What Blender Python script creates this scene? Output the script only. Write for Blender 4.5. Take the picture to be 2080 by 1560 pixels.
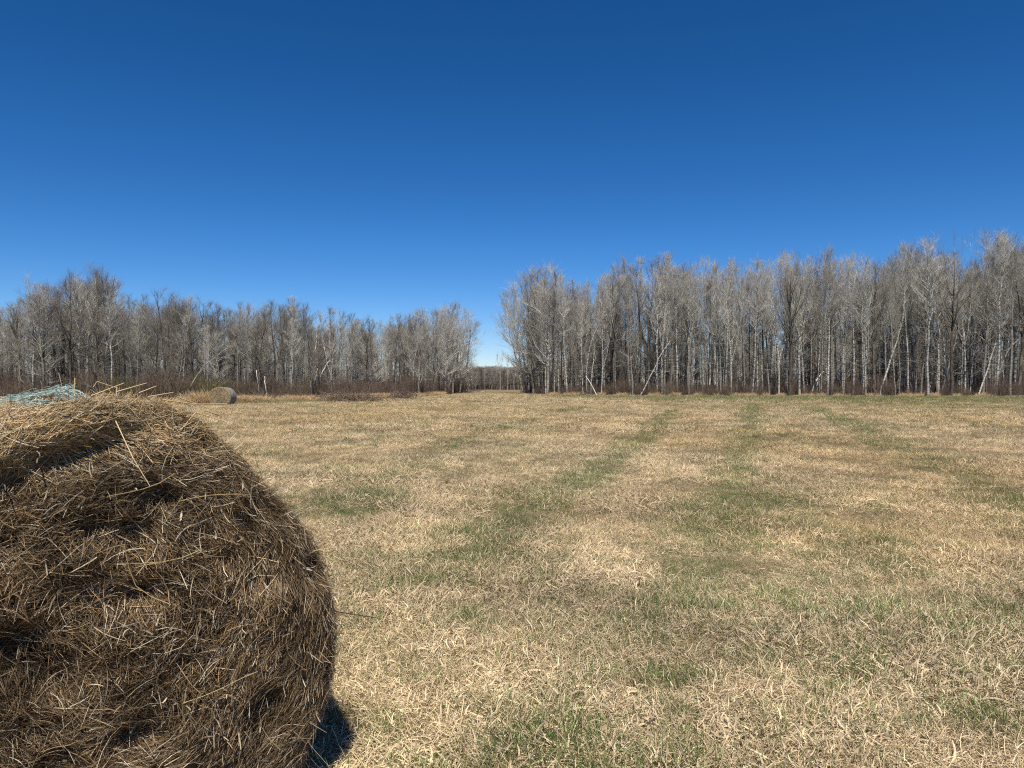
import bpy, math, random
import numpy as np
R = math.radians
scene = bpy.context.scene
for o in list(bpy.data.objects):
    bpy.data.objects.remove(o)

# ------------------------------------------------------------------ camera
CAM_H = 1.6
FPX = 1513.0                       # focal length in pixels of the 2080 px wide photograph
cam_d = bpy.data.cameras.new('camera')
cam_d.sensor_width = 36.0
cam_d.lens = 36.0 * FPX / 2080.0
cam_d.clip_start = 0.05
cam_d.clip_end = 3000
cam = bpy.data.objects.new('camera', cam_d)
cam.location = (0, 0, CAM_H)
cam.rotation_euler = (R(90), 0, 0)
scene.collection.objects.link(cam)
scene.camera = cam

# ------------------------------------------------------------------ sky, sun, exposure
SUN_EL, SUN_AZ = R(60), R(178)     # azimuth clockwise from +Y: right behind the camera
SKY_STRENGTH = 0.050
world = bpy.data.worlds.new('World')
scene.world = world
world.use_nodes = True
wn, wl = world.node_tree.nodes, world.node_tree.links
bg = wn['Background']
sky = wn.new('ShaderNodeTexSky')
sky.sky_type = 'NISHITA'
sky.sun_disc = False
sky.sun_elevation = SUN_EL
sky.sun_rotation = SUN_AZ
sky.altitude = 1100
sky.air_density = 1.0
sky.dust_density = 0.0
sky.ozone_density = 6.0
hsv = wn.new('ShaderNodeHueSaturation')
hsv.inputs['Saturation'].default_value = 1.23
wl.new(sky.outputs[0], hsv.inputs['Color'])
sep, comb = wn.new('ShaderNodeSeparateColor'), wn.new('ShaderNodeCombineColor')   # the camera's contrast, channel by channel
wl.new(hsv.outputs[0], sep.inputs[0])
for ch, (power, gain) in enumerate(((1.30, 0.98), (1.20, 1.10), (1.33, 0.94))):
    pw = wn.new('ShaderNodeMath'); pw.operation = 'POWER'; pw.inputs[1].default_value = power
    ml = wn.new('ShaderNodeMath'); ml.operation = 'MULTIPLY'; ml.inputs[1].default_value = gain
    wl.new(sep.outputs[ch], pw.inputs[0]); wl.new(pw.outputs[0], ml.inputs[0]); wl.new(ml.outputs[0], comb.inputs[ch])
wl.new(comb.outputs[0], bg.inputs['Color'])
bg.inputs['Strength'].default_value = SKY_STRENGTH

sun_d = bpy.data.lights.new('sun', 'SUN')
sun_d.energy = 4.9
sun_d.angle = R(0.53)
sun_d.color = (1.0, 0.935, 0.81)
sun = bpy.data.objects.new('sun', sun_d)
sun.rotation_euler = (R(90) - SUN_EL, 0, math.pi - SUN_AZ)
sun.location = (0, 0, 60)
scene.collection.objects.link(sun)

scene.view_settings.view_transform = 'Standard'
scene.view_settings.look = 'None'
scene.view_settings.exposure = 0.35
scene.view_settings.gamma = 1.0
scene.view_settings.use_curve_mapping = False
try:
    scene.cycles.use_denoising = False
    scene.cycles.filter_width = 1.1
    scene.cycles.max_bounces = 6
    scene.cycles.diffuse_bounces = 3
    scene.cycles.transmission_bounces = 3
    scene.cycles.glossy_bounces = 2
except Exception:
    pass

# ------------------------------------------------------------------ helpers
C = scene.collection
rng = np.random.default_rng(7)

def link(o, parent=None):
    C.objects.link(o)
    if parent is not None:
        o.parent = parent
    return o

def tag(o, label=None, cat=None, group=None, kind=None):
    if label: o['label'] = label
    if cat: o['category'] = cat
    if group: o['group'] = group
    if kind: o['kind'] = kind
    return o

def empty(name, loc=(0, 0, 0)):
    o = bpy.data.objects.new(name, None)
    o.location = loc
    o.empty_display_size = 0.2
    return link(o)

def gx(px, depth):
    return (px - 1040.0) / FPX * depth

def pt(px, row, depth):
    return np.array([gx(px, depth), depth, CAM_H - (row - 780.0) / FPX * depth])

def ground(px, row):
    d = CAM_H * FPX / (row - 780.0)
    return np.array([gx(px, d), d])

def norm(v):
    return v / np.maximum(np.linalg.norm(v, axis=-1, keepdims=True), 1e-9)

def hashf(i, j, k, seed):
    h = (i * 374761393 + j * 668265263 + k * 2147483647 + seed * 974711) & 0xFFFFFFFF
    h = ((h ^ (h >> 13)) * 1274126177) & 0xFFFFFFFF
    h = ((h ^ (h >> 16)) * 2246822519) & 0xFFFFFFFF
    return ((h ^ (h >> 15)) & 0xFFFFFF) / float(0xFFFFFF)

def noise3(p, scale, seed=0):
    """smooth value noise in 0..1, p [...,3]"""
    q = np.asarray(p, dtype=np.float64) * scale
    i = np.floor(q).astype(np.int64)
    f = q - i
    f = f * f * (3 - 2 * f)
    out = 0
    for a in (0, 1):
        for b in (0, 1):
            for c in (0, 1):
                w = (f[..., 0] if a else 1 - f[..., 0]) * (f[..., 1] if b else 1 - f[..., 1]) * (f[..., 2] if c else 1 - f[..., 2])
                out = out + w * hashf(i[..., 0] + a, i[..., 1] + b, i[..., 2] + c, seed)
    return out

def fbm2(x, y, scale, seed, octs=3):
    p = np.stack([x, y, np.zeros_like(x)], -1)
    s, a, t = 0, 1.0, 0
    for o in range(octs):
        s = s + a * noise3(p, scale * 2 ** o, seed + o * 17)
        t += a
        a *= 0.5
    return s / t

class MB:
    """collects quads as arrays"""
    def __init__(self):
        self.V, self.F, self.Cc, self.M, self.n = [], [], [], [], 0
    def add(self, V, F, col, mat=0):
        V = np.asarray(V, dtype=np.float32).reshape(-1, 3)
        F = np.asarray(F, dtype=np.int64).reshape(-1, 4)
        col = np.asarray(col, dtype=np.float32)
        if col.ndim == 1:
            col = np.tile(col, (len(V), 1))
        self.V.append(V); self.F.append(F + self.n); self.Cc.append(col.reshape(-1, 3))
        self.M.append(np.full(len(F), mat, dtype=np.int32))
        self.n += len(V)
        return self
    def extend(self, other, mat=None):
        for V, F, c, m in zip(other.V, other.F, other.Cc, other.M):
            self.V.append(V); self.Cc.append(c)
            self.M.append(m if mat is None else np.full(len(F), mat, dtype=np.int32))
        base = self.n
        for F in other.F:
            self.F.append(F + base)
        self.n += other.n
        return self
    def mesh(self, name, mats, smooth=True):
        V = np.concatenate(self.V); F = np.concatenate(self.F); c = np.concatenate(self.Cc); m = np.concatenate(self.M)
        me = bpy.data.meshes.new(name)
        me.vertices.add(len(V)); me.vertices.foreach_set('co', V.ravel())
        me.loops.add(F.size); me.loops.foreach_set('vertex_index', F.ravel().astype(np.int32))
        me.polygons.add(len(F)); me.polygons.foreach_set('loop_start', np.arange(0, F.size, 4, dtype=np.int32))
        for mt in (mats if isinstance(mats, (list, tuple)) else [mats]):
            me.materials.append(mt)
        me.polygons.foreach_set('material_index', m)
        me.polygons.foreach_set('use_smooth', np.full(len(F), smooth))
        at = me.attributes.new('col', 'FLOAT_COLOR', 'POINT')
        at.data.foreach_set('color', np.concatenate([c, np.ones((len(c), 1), np.float32)], 1).ravel())
        me.update(calc_edges=True)
        return me
    def build(self, name, mats, parent=None, smooth=True):
        return link(bpy.data.objects.new(name, self.mesh(name, mats, smooth)), parent)

def tubes(P, Rad, sides=3):
    P = np.asarray(P, float); Rad = np.asarray(Rad, float)
    N, K, _ = P.shape
    T = norm(np.gradient(P, axis=1))
    Tm = norm(P[:, -1] - P[:, 0])
    ref = np.where(np.abs(Tm[:, 2:3]) < 0.9, np.array([[0, 0, 1.0]]), np.array([[1.0, 0, 0]]))
    A = norm(np.cross(Tm, ref))[:, None, :] * np.ones((1, K, 1))
    B = norm(np.cross(T, A)); A = np.cross(B, T)
    a = np.arange(sides) * 2 * math.pi / sides
    ring = np.cos(a)[None, None, :, None] * A[:, :, None, :] + np.sin(a)[None, None, :, None] * B[:, :, None, :]
    V = P[:, :, None, :] + Rad[:, :, None, None] * ring
    idx = np.arange(N * K * sides).reshape(N, K, sides)
    nx = np.roll(idx, -1, axis=2)
    F = np.stack([idx[:, :-1], nx[:, :-1], nx[:, 1:], idx[:, 1:]], -1).reshape(-1, 4)
    return V.reshape(-1, 3), F

def ribbons(P, W, side):
    P = np.asarray(P, float); W = np.asarray(W, float)
    N, K, _ = P.shape
    if side.ndim == 2:
        side = side[:, None, :]
    o = side * W[:, :, None] * 0.5
    V = np.stack([P - o, P + o], 2)
    idx = np.arange(N * K * 2).reshape(N, K, 2)
    F = np.stack([idx[:, :-1, 0], idx[:, :-1, 1], idx[:, 1:, 1], idx[:, 1:, 0]], -1).reshape(-1, 4)
    return V.reshape(-1, 3), F

def colrep(c, per):
    return np.repeat(np.asarray(c, np.float32), per, axis=0)

# ------------------------------------------------------------------ materials
def new_mat(name):
    m = bpy.data.materials.new(name)
    m.use_nodes = True
    n, l = m.node_tree.nodes, m.node_tree.links
    b = n['Principled BSDF']
    b.inputs['Specular IOR Level'].default_value = 0.2
    b.inputs['Roughness'].default_value = 0.75
    return m, n, l, b

def col_mat(name, rough=0.7, spec=0.2, transl=0.0, instancer=False, rnd=0.0):
    """colour from the strand's own colour attribute"""
    m, n, l, b = new_mat(name)
    a = n.new('ShaderNodeAttribute'); a.attribute_name = 'col'
    out = a.outputs['Color']
    if instancer:
        t = n.new('ShaderNodeAttribute'); t.attribute_name = 'tint'; t.attribute_type = 'INSTANCER'
        mx = n.new('ShaderNodeMix'); mx.data_type = 'RGBA'; mx.blend_type = 'MULTIPLY'; mx.inputs[0].default_value = 1
        l.new(out, mx.inputs[6]); l.new(t.outputs['Color'], mx.inputs[7]); out = mx.outputs[2]
    if rnd:
        oi = n.new('ShaderNodeObjectInfo')
        mr = n.new('ShaderNodeMapRange'); mr.inputs[3].default_value = 1 - rnd; mr.inputs[4].default_value = 1 + rnd
        l.new(oi.outputs['Random'], mr.inputs[0])
        hs = n.new('ShaderNodeHueSaturation')
        l.new(mr.outputs[0], hs.inputs['Value']); l.new(out, hs.inputs['Color']); out = hs.outputs[0]
    l.new(out, b.inputs['Base Color'])
    b.inputs['Roughness'].default_value = rough
    b.inputs['Specular IOR Level'].default_value = spec
    if transl:
        tr = n.new('ShaderNodeBsdfTranslucent'); l.new(out, tr.inputs['Color'])
        ms = n.new('ShaderNodeMixShader'); ms.inputs[0].default_value = transl
        l.new(b.outputs[0], ms.inputs[1]); l.new(tr.outputs[0], ms.inputs[2])
        l.new(ms.outputs[0], n['Material Output'].inputs['Surface'])
    return m

def bark_mat(name, light, dark, scale=(2.5, 2.5, 9), lo=0.42, hi=0.56, rnd=0.15):
    m, n, l, b = new_mat(name)
    tc = n.new('ShaderNodeTexCoord')
    mp = n.new('ShaderNodeMapping'); mp.inputs['Scale'].default_value = scale
    l.new(tc.outputs['Object'], mp.inputs[0])
    nz = n.new('ShaderNodeTexNoise'); nz.inputs['Scale'].default_value = 1.0; nz.inputs['Detail'].default_value = 5; nz.inputs['Roughness'].default_value = 0.65
    l.new(mp.outputs[0], nz.inputs['Vector'])
    cr = n.new('ShaderNodeValToRGB')
    cr.color_ramp.elements[0].position = lo; cr.color_ramp.elements[0].color = (*dark, 1)
    cr.color_ramp.elements[1].position = hi; cr.color_ramp.elements[1].color = (*light, 1)
    l.new(nz.outputs[0], cr.inputs[0])
    oi = n.new('ShaderNodeObjectInfo')
    mr = n.new('ShaderNodeMapRange'); mr.inputs[3].default_value = 1 - rnd; mr.inputs[4].default_value = 1 + rnd
    l.new(oi.outputs['Random'], mr.inputs[0])
    hs = n.new('ShaderNodeHueSaturation')
    l.new(mr.outputs[0], hs.inputs['Value']); l.new(cr.outputs[0], hs.inputs['Color'])
    l.new(hs.outputs[0], b.inputs['Base Color'])
    bp = n.new('ShaderNodeBump'); bp.inputs['Strength'].default_value = 0.5; bp.inputs['Distance'].default_value = 0.03
    l.new(nz.outputs[0], bp.inputs['Height']); l.new(bp.outputs[0], b.inputs['Normal'])
    b.inputs['Roughness'].default_value = 0.85
    return m

M_pale = bark_mat('pale_bark', (0.48, 0.455, 0.41), (0.09, 0.078, 0.065), scale=(2.5, 2.5, 6), lo=0.38, hi=0.56, rnd=.25)
M_grey = bark_mat('grey_bark', (0.30, 0.275, 0.24), (0.08, 0.07, 0.06), lo=0.35, hi=0.6, rnd=0.25)
M_dark = bark_mat('dark_bark', (0.15, 0.125, 0.10), (0.045, 0.038, 0.03), scale=(6, 6, 1.5), rnd=0.25)
M_bare = bark_mat('barkless_wood', (0.56, 0.52, 0.45), (0.28, 0.25, 0.21), scale=(6, 6, 1.2), lo=0.3, hi=0.5)
M_twig = col_mat('twigs', rough=0.8, spec=0.15, rnd=0.16)
M_straw = col_mat('hay_strands', rough=0.6, spec=0.25, transl=0.12)
M_grass = col_mat('grass_blades', rough=0.6, spec=0.25, transl=0.1, instancer=True)
M_dry = col_mat('tall_dry_grass', rough=0.65, spec=0.2, transl=0.2)
M_net = col_mat('net_wrap_fibre', rough=0.4, spec=0.5, transl=0.2)

def hay_core_mat():
    m, n, l, b = new_mat('hay_core')
    nz = n.new('ShaderNodeTexNoise'); nz.inputs['Scale'].default_value = 60; nz.inputs['Detail'].default_value = 6
    tc = n.new('ShaderNodeTexCoord'); l.new(tc.outputs['Object'], nz.inputs['Vector'])
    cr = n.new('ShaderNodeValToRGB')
    cr.color_ramp.elements[0].position = 0.35; cr.color_ramp.elements[0].color = (0.012, 0.008, 0.005, 1)  # hay darkened to near black to paint the shade between strands
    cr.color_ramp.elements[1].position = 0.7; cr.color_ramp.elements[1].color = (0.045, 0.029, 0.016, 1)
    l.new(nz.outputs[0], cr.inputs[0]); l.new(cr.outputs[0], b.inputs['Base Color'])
    bp = n.new('ShaderNodeBump'); bp.inputs['Distance'].default_value = 0.01
    l.new(nz.outputs[0], bp.inputs['Height']); l.new(bp.outputs[0], b.inputs['Normal'])
    return m
M_core = hay_core_mat()

def ground_mat():
    m, n, l, b = new_mat('field_ground')
    def attr(nm):
        a = n.new('ShaderNodeAttribute'); a.attribute_name = nm; return a.outputs['Fac']
    def noise(scale, detail=4, vec=None, rough=0.6):
        t = n.new('ShaderNodeTexNoise'); t.inputs['Scale'].default_value = scale; t.inputs['Detail'].default_value = detail; t.inputs['Roughness'].default_value = rough
        l.new(vec if vec else geo.outputs['Position'], t.inputs['Vector']); return t.outputs[0]
    def ramp(f, p0, c0, p1, c1):
        r = n.new('ShaderNodeValToRGB'); e = r.color_ramp.elements
        e[0].position = p0; e[0].color = (*c0, 1); e[1].position = p1; e[1].color = (*c1, 1)
        l.new(f, r.inputs[0]); return r.outputs[0]
    def mix(f, a, c):
        x = n.new('ShaderNodeMix'); x.data_type = 'RGBA'; l.new(f, x.inputs[0]); l.new(a, x.inputs[6]); l.new(c, x.inputs[7]); return x.outputs[2]
    geo = n.new('ShaderNodeNewGeometry')
    fine = noise(45, 6); mid = noise(3.5, 5)
    straw = ramp(fine, 0.34, (0.06, 0.042, 0.024), 0.68, (0.40, 0.30, 0.16))
    green = ramp(fine, 0.32, (0.06, 0.065, 0.026), 0.68, (0.16, 0.17, 0.062))
    litter = ramp(noise(9, 6), 0.3, (0.05, 0.035, 0.024), 0.7, (0.19, 0.135, 0.085))
    bale_shade = ramp(fine, 0.3, (0.012, 0.009, 0.007), 0.7, (0.04, 0.03, 0.02))  # near-black colour that paints the bale's shadow on the ground
    ad = n.new('ShaderNodeMath'); ad.operation = 'MULTIPLY_ADD'; ad.inputs[1].default_value = 0.5; ad.inputs[2].default_value = -0.25
    l.new(mid, ad.inputs[0])
    s = n.new('ShaderNodeMath'); s.operation = 'ADD'; s.use_clamp = True
    l.new(ad.outputs[0], s.inputs[0]); l.new(attr('green'), s.inputs[1])
    c = mix(s.outputs[0], straw, green)
    c = mix(attr('wood'), c, litter)
    c = mix(attr('bale_shade'), c, bale_shade)
    l.new(c, b.inputs['Base Color'])
    bp = n.new('ShaderNodeBump'); bp.inputs['Strength'].default_value = 0.8; bp.inputs['Distance'].default_value = 0.03
    l.new(fine, bp.inputs['Height']); l.new(bp.outputs[0], b.inputs['Normal'])
    b.inputs['Roughness'].default_value = 0.9
    return m
M_ground = ground_mat()

# ------------------------------------------------------------------ the lie of the land
# edge of the woods as depth for a direction x/y, from where the ground meets them in the photograph
RK = np.array([1040, 1075, 1120, 1250, 1400, 1700, 2080, 2500, 3200], float)
RD = np.array([150, 112, 103, 98, 95, 92, 90, 88, 80], float)
LK = np.array([-1200, -400, 0, 300, 500, 620, 740, 850, 910, 950, 985], float)
LD = np.array([52, 56, 60, 62, 65, 69, 77, 92, 108, 128, 175], float)
def edge_r(px): return np.interp(px, RK, RD)
def edge_l(px): return np.interp(px, LK, LD)
FAR_D = 205.0

def wood_mask(x, y):
    px = 1040 + x / np.maximum(y, 1e-3) * FPX
    r = np.clip((y - edge_r(px)) / 1.5 + 0.5, 0, 1) * (px > 1062)
    l_ = np.clip((y - edge_l(px) + 1) / 2.5 + 0.5, 0, 1) * (px < 978)
    f = np.clip((y - FAR_D) / 4, 0, 1)
    back = np.clip((-y - 120) / 5, 0, 1)
    return np.maximum(np.maximum(np.where(y > 5, np.maximum(r, l_), 0), f), back)

TRACKS = [([(1365, 836), (1340, 860), (1282, 908), (1190, 968), (1075, 1040), (940, 1130), (760, 1260)], 0.42, 0.75),
          ([(1530, 822), (1524, 850), (1512, 905), (1486, 975), (1450, 1060), (1400, 1180), (1310, 1400)], 0.45, 0.7),
          ([(1640, 830), (1720, 860), (1820, 905), (1920, 950), (2060, 1010), (2300, 1120)], 0.5, 0.6),
          ([(1180, 830), (1080, 850), (960, 890), (820, 950), (660, 1040)], 0.55, 0.35),
          ([(1560, 1000), (1700, 1080), (1900, 1200), (2100, 1320)], 0.5, 0.3)]
BLOBS = [(870, 872, 3.5, 1.0, .6), (760, 1010, .9, .7, .6), (700, 1150, .5, .5, .8), (1062, 1172, .25, .2, .9), (960, 1090, .5, .4, .5),
         (690, 1040, .5, .5, .7), (1290, 1280, .3, .25, .6), (820, 1190, .3, .3, .7), (1740, 1400, .25, .2, .8), (2060, 1480, .3, .2, .8),
         (1480, 1180, .5, .35, .45), (1850, 870, 4, 1.2, .5), (930, 960, 1.2, .6, .5), (1620, 1230, .35, .3, .5), (1790, 1250, .3, .25, .5),
         (1560, 1340, .2, .2, .5), (1010, 1270, .25, .2, .5), (1120, 1330, .2, .15, .4), (1430, 870, 2.0, .8, .3)]

def green_field(x, y):
    g = (fbm2(x, y, 0.35, 3, 4) - 0.5) * 0.75 + 0.07
    g = g + (fbm2(x + y * 0.55, y * 0.28, 0.5, 31, 3) - 0.5) * 0.4
    g = g + (fbm2(x, y, 3.2, 77, 3) - 0.5) * 1.1
    for pts, w, a in TRACKS:
        q = np.array([ground(*p) for p in pts])
        dmin = np.full(x.shape, 1e9)
        for i in range(len(q) - 1):
            d = q[i + 1] - q[i]
            t = np.clip(((x - q[i, 0]) * d[0] + (y - q[i, 1]) * d[1]) / (d @ d), 0, 1)
            dmin = np.minimum(dmin, np.hypot(x - q[i, 0] - t * d[0], y - q[i, 1] - t * d[1]))
        wob = 0.95 + 0.5 * fbm2(x, y, 0.6, 5, 2)
        g = g + 1.15 * a * np.exp(-(dmin / (w * wob)) ** 2) * np.clip((y - 3.5) / 6, .2, 1)
    for px, row, rx, ry, a in BLOBS:
        c = ground(px, row)
        g = g + .6 * a * np.exp(-(((x - c[0]) / rx) ** 2 + ((y - c[1]) / ry) ** 2))
    px = 1040 + x / np.maximum(y, 1e-3) * FPX
    dr = edge_r(px) - y
    g = g + (0.75 * np.exp(-((dr - 8) / 14.0) ** 2) + .4 * np.exp(-((dr - 22) / 22.0) ** 2) * np.clip((px - 1250) / 500, 0, 1)) * np.clip((px - 1050) / 120, 0, 1)
    dl = edge_l(px) - y
    g = g + 0.95 * np.exp(-((dl - 4) / 2.2) ** 2) * (px < 860) * np.clip((780 - px) / 60, 0, 1)
    return np.clip(g, 0, 1)

SHADE_DENT = np.array([-0.785, 3.50])  # shallow dent and dark patch added where the bale's shadow falls
def shade_dent(x, y):
    d = np.sqrt(((x - SHADE_DENT[0]) / 0.085) ** 2 + ((y - SHADE_DENT[1]) / 0.17) ** 2)
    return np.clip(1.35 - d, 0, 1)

def ground_z(x, y):
    near = np.clip((130 - np.abs(y)) / 60, 0, 1)
    return (0.03 * (fbm2(x, y, 0.5, 91, 2) - 0.5) * np.clip((y - 4.5) / 4, 0, 1) * near) - 0.05 * shade_dent(x, y)

def grid_lines(segs):
    out = [np.arange(a, b, s) for a, b, s in segs]
    return np.unique(np.round(np.concatenate(out), 4))

GX = grid_lines([(-1500, -300, 150), (-300, -100, 10), (-100, -12, 1.2), (-12, -1.4, .35), (-1.4, -0.4, .03), (-0.4, 12, .35), (12, 100, 1.2), (100, 300, 10), (300, 1501, 150)])
GY = grid_lines([(-1500, -200, 130), (-200, -4, 7), (-4, 3.1, .35), (3.1, 4.0, .03), (4.0, 20, .35), (20, 60, .8), (60, 130, 1.0), (130, 230, 3), (230, 500, 30), (500, 2001, 250)])
X, Y = np.meshgrid(GX, GY)
Z = ground_z(X, Y)
nxv, nyv = len(GX), len(GY)
idx = np.arange(nxv * nyv).reshape(nyv, nxv)
Fg = np.stack([idx[:-1, :-1], idx[:-1, 1:], idx[1:, 1:], idx[1:, :-1]], -1).reshape(-1, 4)
mb = MB(); mb.add(np.stack([X, Y, Z], -1), Fg, (0, 0, 0))
gobj = mb.build('ground', M_ground)
tag(gobj, kind='structure')
wm = wood_mask(X.ravel(), Y.ravel())
for nm, v in (('green', green_field(X.ravel(), Y.ravel()) * (np.abs(Y.ravel()) < 400)), ('wood', wm), ('bale_shade', shade_dent(X.ravel(), Y.ravel()))):
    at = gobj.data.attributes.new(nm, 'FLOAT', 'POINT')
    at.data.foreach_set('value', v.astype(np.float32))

# ------------------------------------------------------------------ scattering of uncountable stuff
def scatter(name, P, which, sources, scale, rotz, tint, label, cat, tilt=None):
    """one object whose points carry copies of the source meshes (geometry nodes)"""
    col = bpy.data.collections.new(name + '_kinds')
    for i, me in enumerate(sources):
        col.objects.link(bpy.data.objects.new('%s_kind_%02d' % (name, i), me))
    me = bpy.data.meshes.new(name)
    me.vertices.add(len(P)); me.vertices.foreach_set('co', np.asarray(P, np.float32).ravel())
    def setat(nm, typ, key, v):
        at = me.attributes.new(nm, typ, 'POINT'); at.data.foreach_set(key, np.ascontiguousarray(v).ravel())
    rot = np.zeros((len(P), 3), np.float32); rot[:, 2] = rotz
    if tilt is not None: rot[:, :2] = tilt
    sc = np.asarray(scale, np.float32)
    if sc.ndim == 1: sc = np.stack([sc] * 3, 1)
    setat('which', 'INT', 'value', np.asarray(which, np.int32))
    setat('rot', 'FLOAT_VECTOR', 'vector', rot)
    setat('size', 'FLOAT_VECTOR', 'vector', sc)
    tt = np.concatenate([np.asarray(tint, np.float32), np.ones((len(P), 1), np.float32)], 1)
    setat('tint', 'FLOAT_COLOR', 'color', tt)
    me.update()
    ob = link(bpy.data.objects.new(name, me))
    ng = bpy.data.node_groups.new(name + '_scatter', 'GeometryNodeTree')
    ng.interface.new_socket('Geometry', in_out='INPUT', socket_type='NodeSocketGeometry')
    ng.interface.new_socket('Geometry', in_out='OUTPUT', socket_type='NodeSocketGeometry')
    n, l = ng.nodes, ng.links
    gi, go = n.new('NodeGroupInput'), n.new('NodeGroupOutput')
    ci = n.new('GeometryNodeCollectionInfo'); ci.inputs['Collection'].default_value = col
    ci.inputs['Separate Children'].default_value = True; ci.inputs['Reset Children'].default_value = True
    ip = n.new('GeometryNodeInstanceOnPoints'); ip.inputs['Pick Instance'].default_value = True
    def na(nm, typ):
        a = n.new('GeometryNodeInputNamedAttribute'); a.data_type = typ; a.inputs['Name'].default_value = nm
        return a.outputs['Attribute']
    er = n.new('FunctionNodeEulerToRotation')
    l.new(na('rot', 'FLOAT_VECTOR'), er.inputs[0]); l.new(er.outputs[0], ip.inputs['Rotation'])
    l.new(na('which', 'INT'), ip.inputs['Instance Index']); l.new(na('size', 'FLOAT_VECTOR'), ip.inputs['Scale'])
    l.new(gi.outputs[0], ip.inputs['Points']); l.new(ci.outputs[0], ip.inputs['Instance']); l.new(ip.outputs[0], go.inputs[0])
    md = ob.modifiers.new('scatter', 'NODES'); md.node_group = ng
    tag(ob, label, cat, kind='stuff')
    return ob

# ------------------------------------------------------------------ near bale of hay
def bale_radius(th):
    d = (np.degrees(th) + 180) % 360 - 180
    ang = np.array([-180, -150, -140, -90, -52, -34, -22, -12, 0, 15, 27, 39, 53, 66, 90, 115, 140, 160, 180])
    rad = np.array([.79, .87, .93, .80, .965, .90, .835, .805, .768, .712, .662, .645, .662, .695, .726, .74, .755, .775, .79])
    return np.interp(d, ang, rad)

class Bale:
    def __init__(s, centre, axis, length, radius_fn, shoulder=0.12, lump=0.05, seed=1, pockets=(), cap=None):
        s.c = np.array(centre, float); s.a = norm(np.array([axis[0], axis[1], 0.0])); s.L = length
        s.p = np.array([s.a[1], -s.a[0], 0.0])       # to the right when facing the end
        s.rf, s.e, s.lump, s.seed, s.pockets, s.cap = radius_fn, shoulder, lump, seed, pockets, cap
    def raw(s, u, v):
        """(u, v): the end face flattened; beyond its radius the point runs back along the side"""
        q = np.hypot(u, v); th = np.arctan2(v, u); rad = s.rf(th); e = s.e
        q1 = rad - e; q2 = q1 + e * math.pi / 2
        ph = np.clip((q - q1) / e, 0, math.pi / 2)
        rho = np.where(q < q1, q, q1 + e * np.sin(ph))
        ax = np.where(q < q1, -0.04 * (1 - (q / np.maximum(q1, .01)) ** 2), e * (1 - np.cos(ph))) + np.maximum(q - q2, 0)
        back = np.maximum(ax - s.L + e, 0)
        ax = np.minimum(ax, s.L)
        rho = rho - np.where(back > 0, e * (1 - np.sqrt(np.clip(1 - (np.minimum(back, e) / e) ** 2, 0, 1))), 0)
        P = s.c + (rho * np.cos(th))[..., None] * s.p + ax[..., None] * s.a
        P[..., 2] += rho * np.sin(th)
        P[..., 2] = np.maximum(P[..., 2], 0.004)
        fn = np.where(q < q1, 0, np.sin(ph))
        N = norm((fn * np.cos(th))[..., None] * s.p - np.sqrt(np.clip(1 - fn ** 2, 0, 1))[..., None] * s.a + (fn * np.sin(th))[..., None] * np.array([0, 0, 1.0]))
        return P, N
    def disp(s, P, u, v):
        d = (noise3(P, 3.2, s.seed) - 0.5) * 1.0 + (noise3(P, 8, s.seed + 5) - 0.5) * 0.7 + (noise3(P, 20, s.seed + 9) - 0.5) * 0.35
        d = d * s.lump
        pk = noise3(P, 5.5, s.seed + 40)
        d = d - s.lump * 1.5 * np.clip((pk - 0.58) / 0.2, 0, 1)
        for (pu, pv, ru, rv, a) in s.pockets:
            d = d - a * np.exp(-(((u - pu) / ru) ** 2 + ((v - pv) / rv) ** 2))
        if s.cap is not None:
            line = np.interp(u, s.cap[:, 0], s.cap[:, 1]) + 0.10 * (noise3(P, 5, 4) - .5)
            t = v - line
            w = np.clip((u + .75) / 0.5, 0.15, 1) * np.clip((0.38 - u) / 0.12, 0, 1)
            w = w * np.clip(.35 + 1.3 * noise3(P, 4, 14), 0, 1.2)
            d = d + w * (0.018 * np.exp(-((t - 0.06) / 0.06) ** 2) - 0.03 * np.exp(-((t + 0.04) / 0.05) ** 2))
        return d
    def at(s, u, v):
        P, N = s.raw(u, v)
        P = P + N * s.disp(P, u, v)[..., None]
        P[..., 2] = np.maximum(P[..., 2], 0.004)
        return P, N

FACE_C = (-1.37, 2.50, 0.80)
AX = norm(np.array([-0.46, 0.888, 0]))
def px_uv(px, row):
    """where a pixel of the photograph falls on the bale's end plane"""
    d = np.array([(px - 1040) / FPX, 1.0, -(row - 780) / FPX])
    c = np.array(FACE_C); o = np.array([0, 0, CAM_H])
    t = ((c - o) @ AX) / (d @ AX)
    p = o + t * d - c
    return p @ np.array([AX[1], -AX[0], 0]), p[2]

cap_line = np.array(sorted([px_uv(*q) for q in ((-250, 1010), (-120, 990), (0, 955), (80, 935), (160, 895), (240, 865), (330, 868), (420, 885), (520, 940))]))
pockets = []
for px, row, rp, a in ((100, 1375, 55, .10), (290, 1205, 40, .09), (270, 1490, 40, .10), (30, 1290, 40, .07), (430, 900, 25, .05), (330, 1010, 35, .06),
                       (460, 1130, 20, .03), (60, 1480, 40, .06), (190, 1070, 30, .05), (120, 930, 40, .06), (380, 1330, 25, .035), (560, 1420, 20, .04), (230, 900, 35, .05)):
    u, v = px_uv(px, row); w = rp / FPX * 2.6
    pockets.append((u, v, w * 1.2, w * .8, a * (1.15 if row < 1250 else .8)))
bale = Bale(FACE_C, AX, 1.30, bale_radius, 0.13, 0.037, 3, pockets, cap_line)

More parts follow.
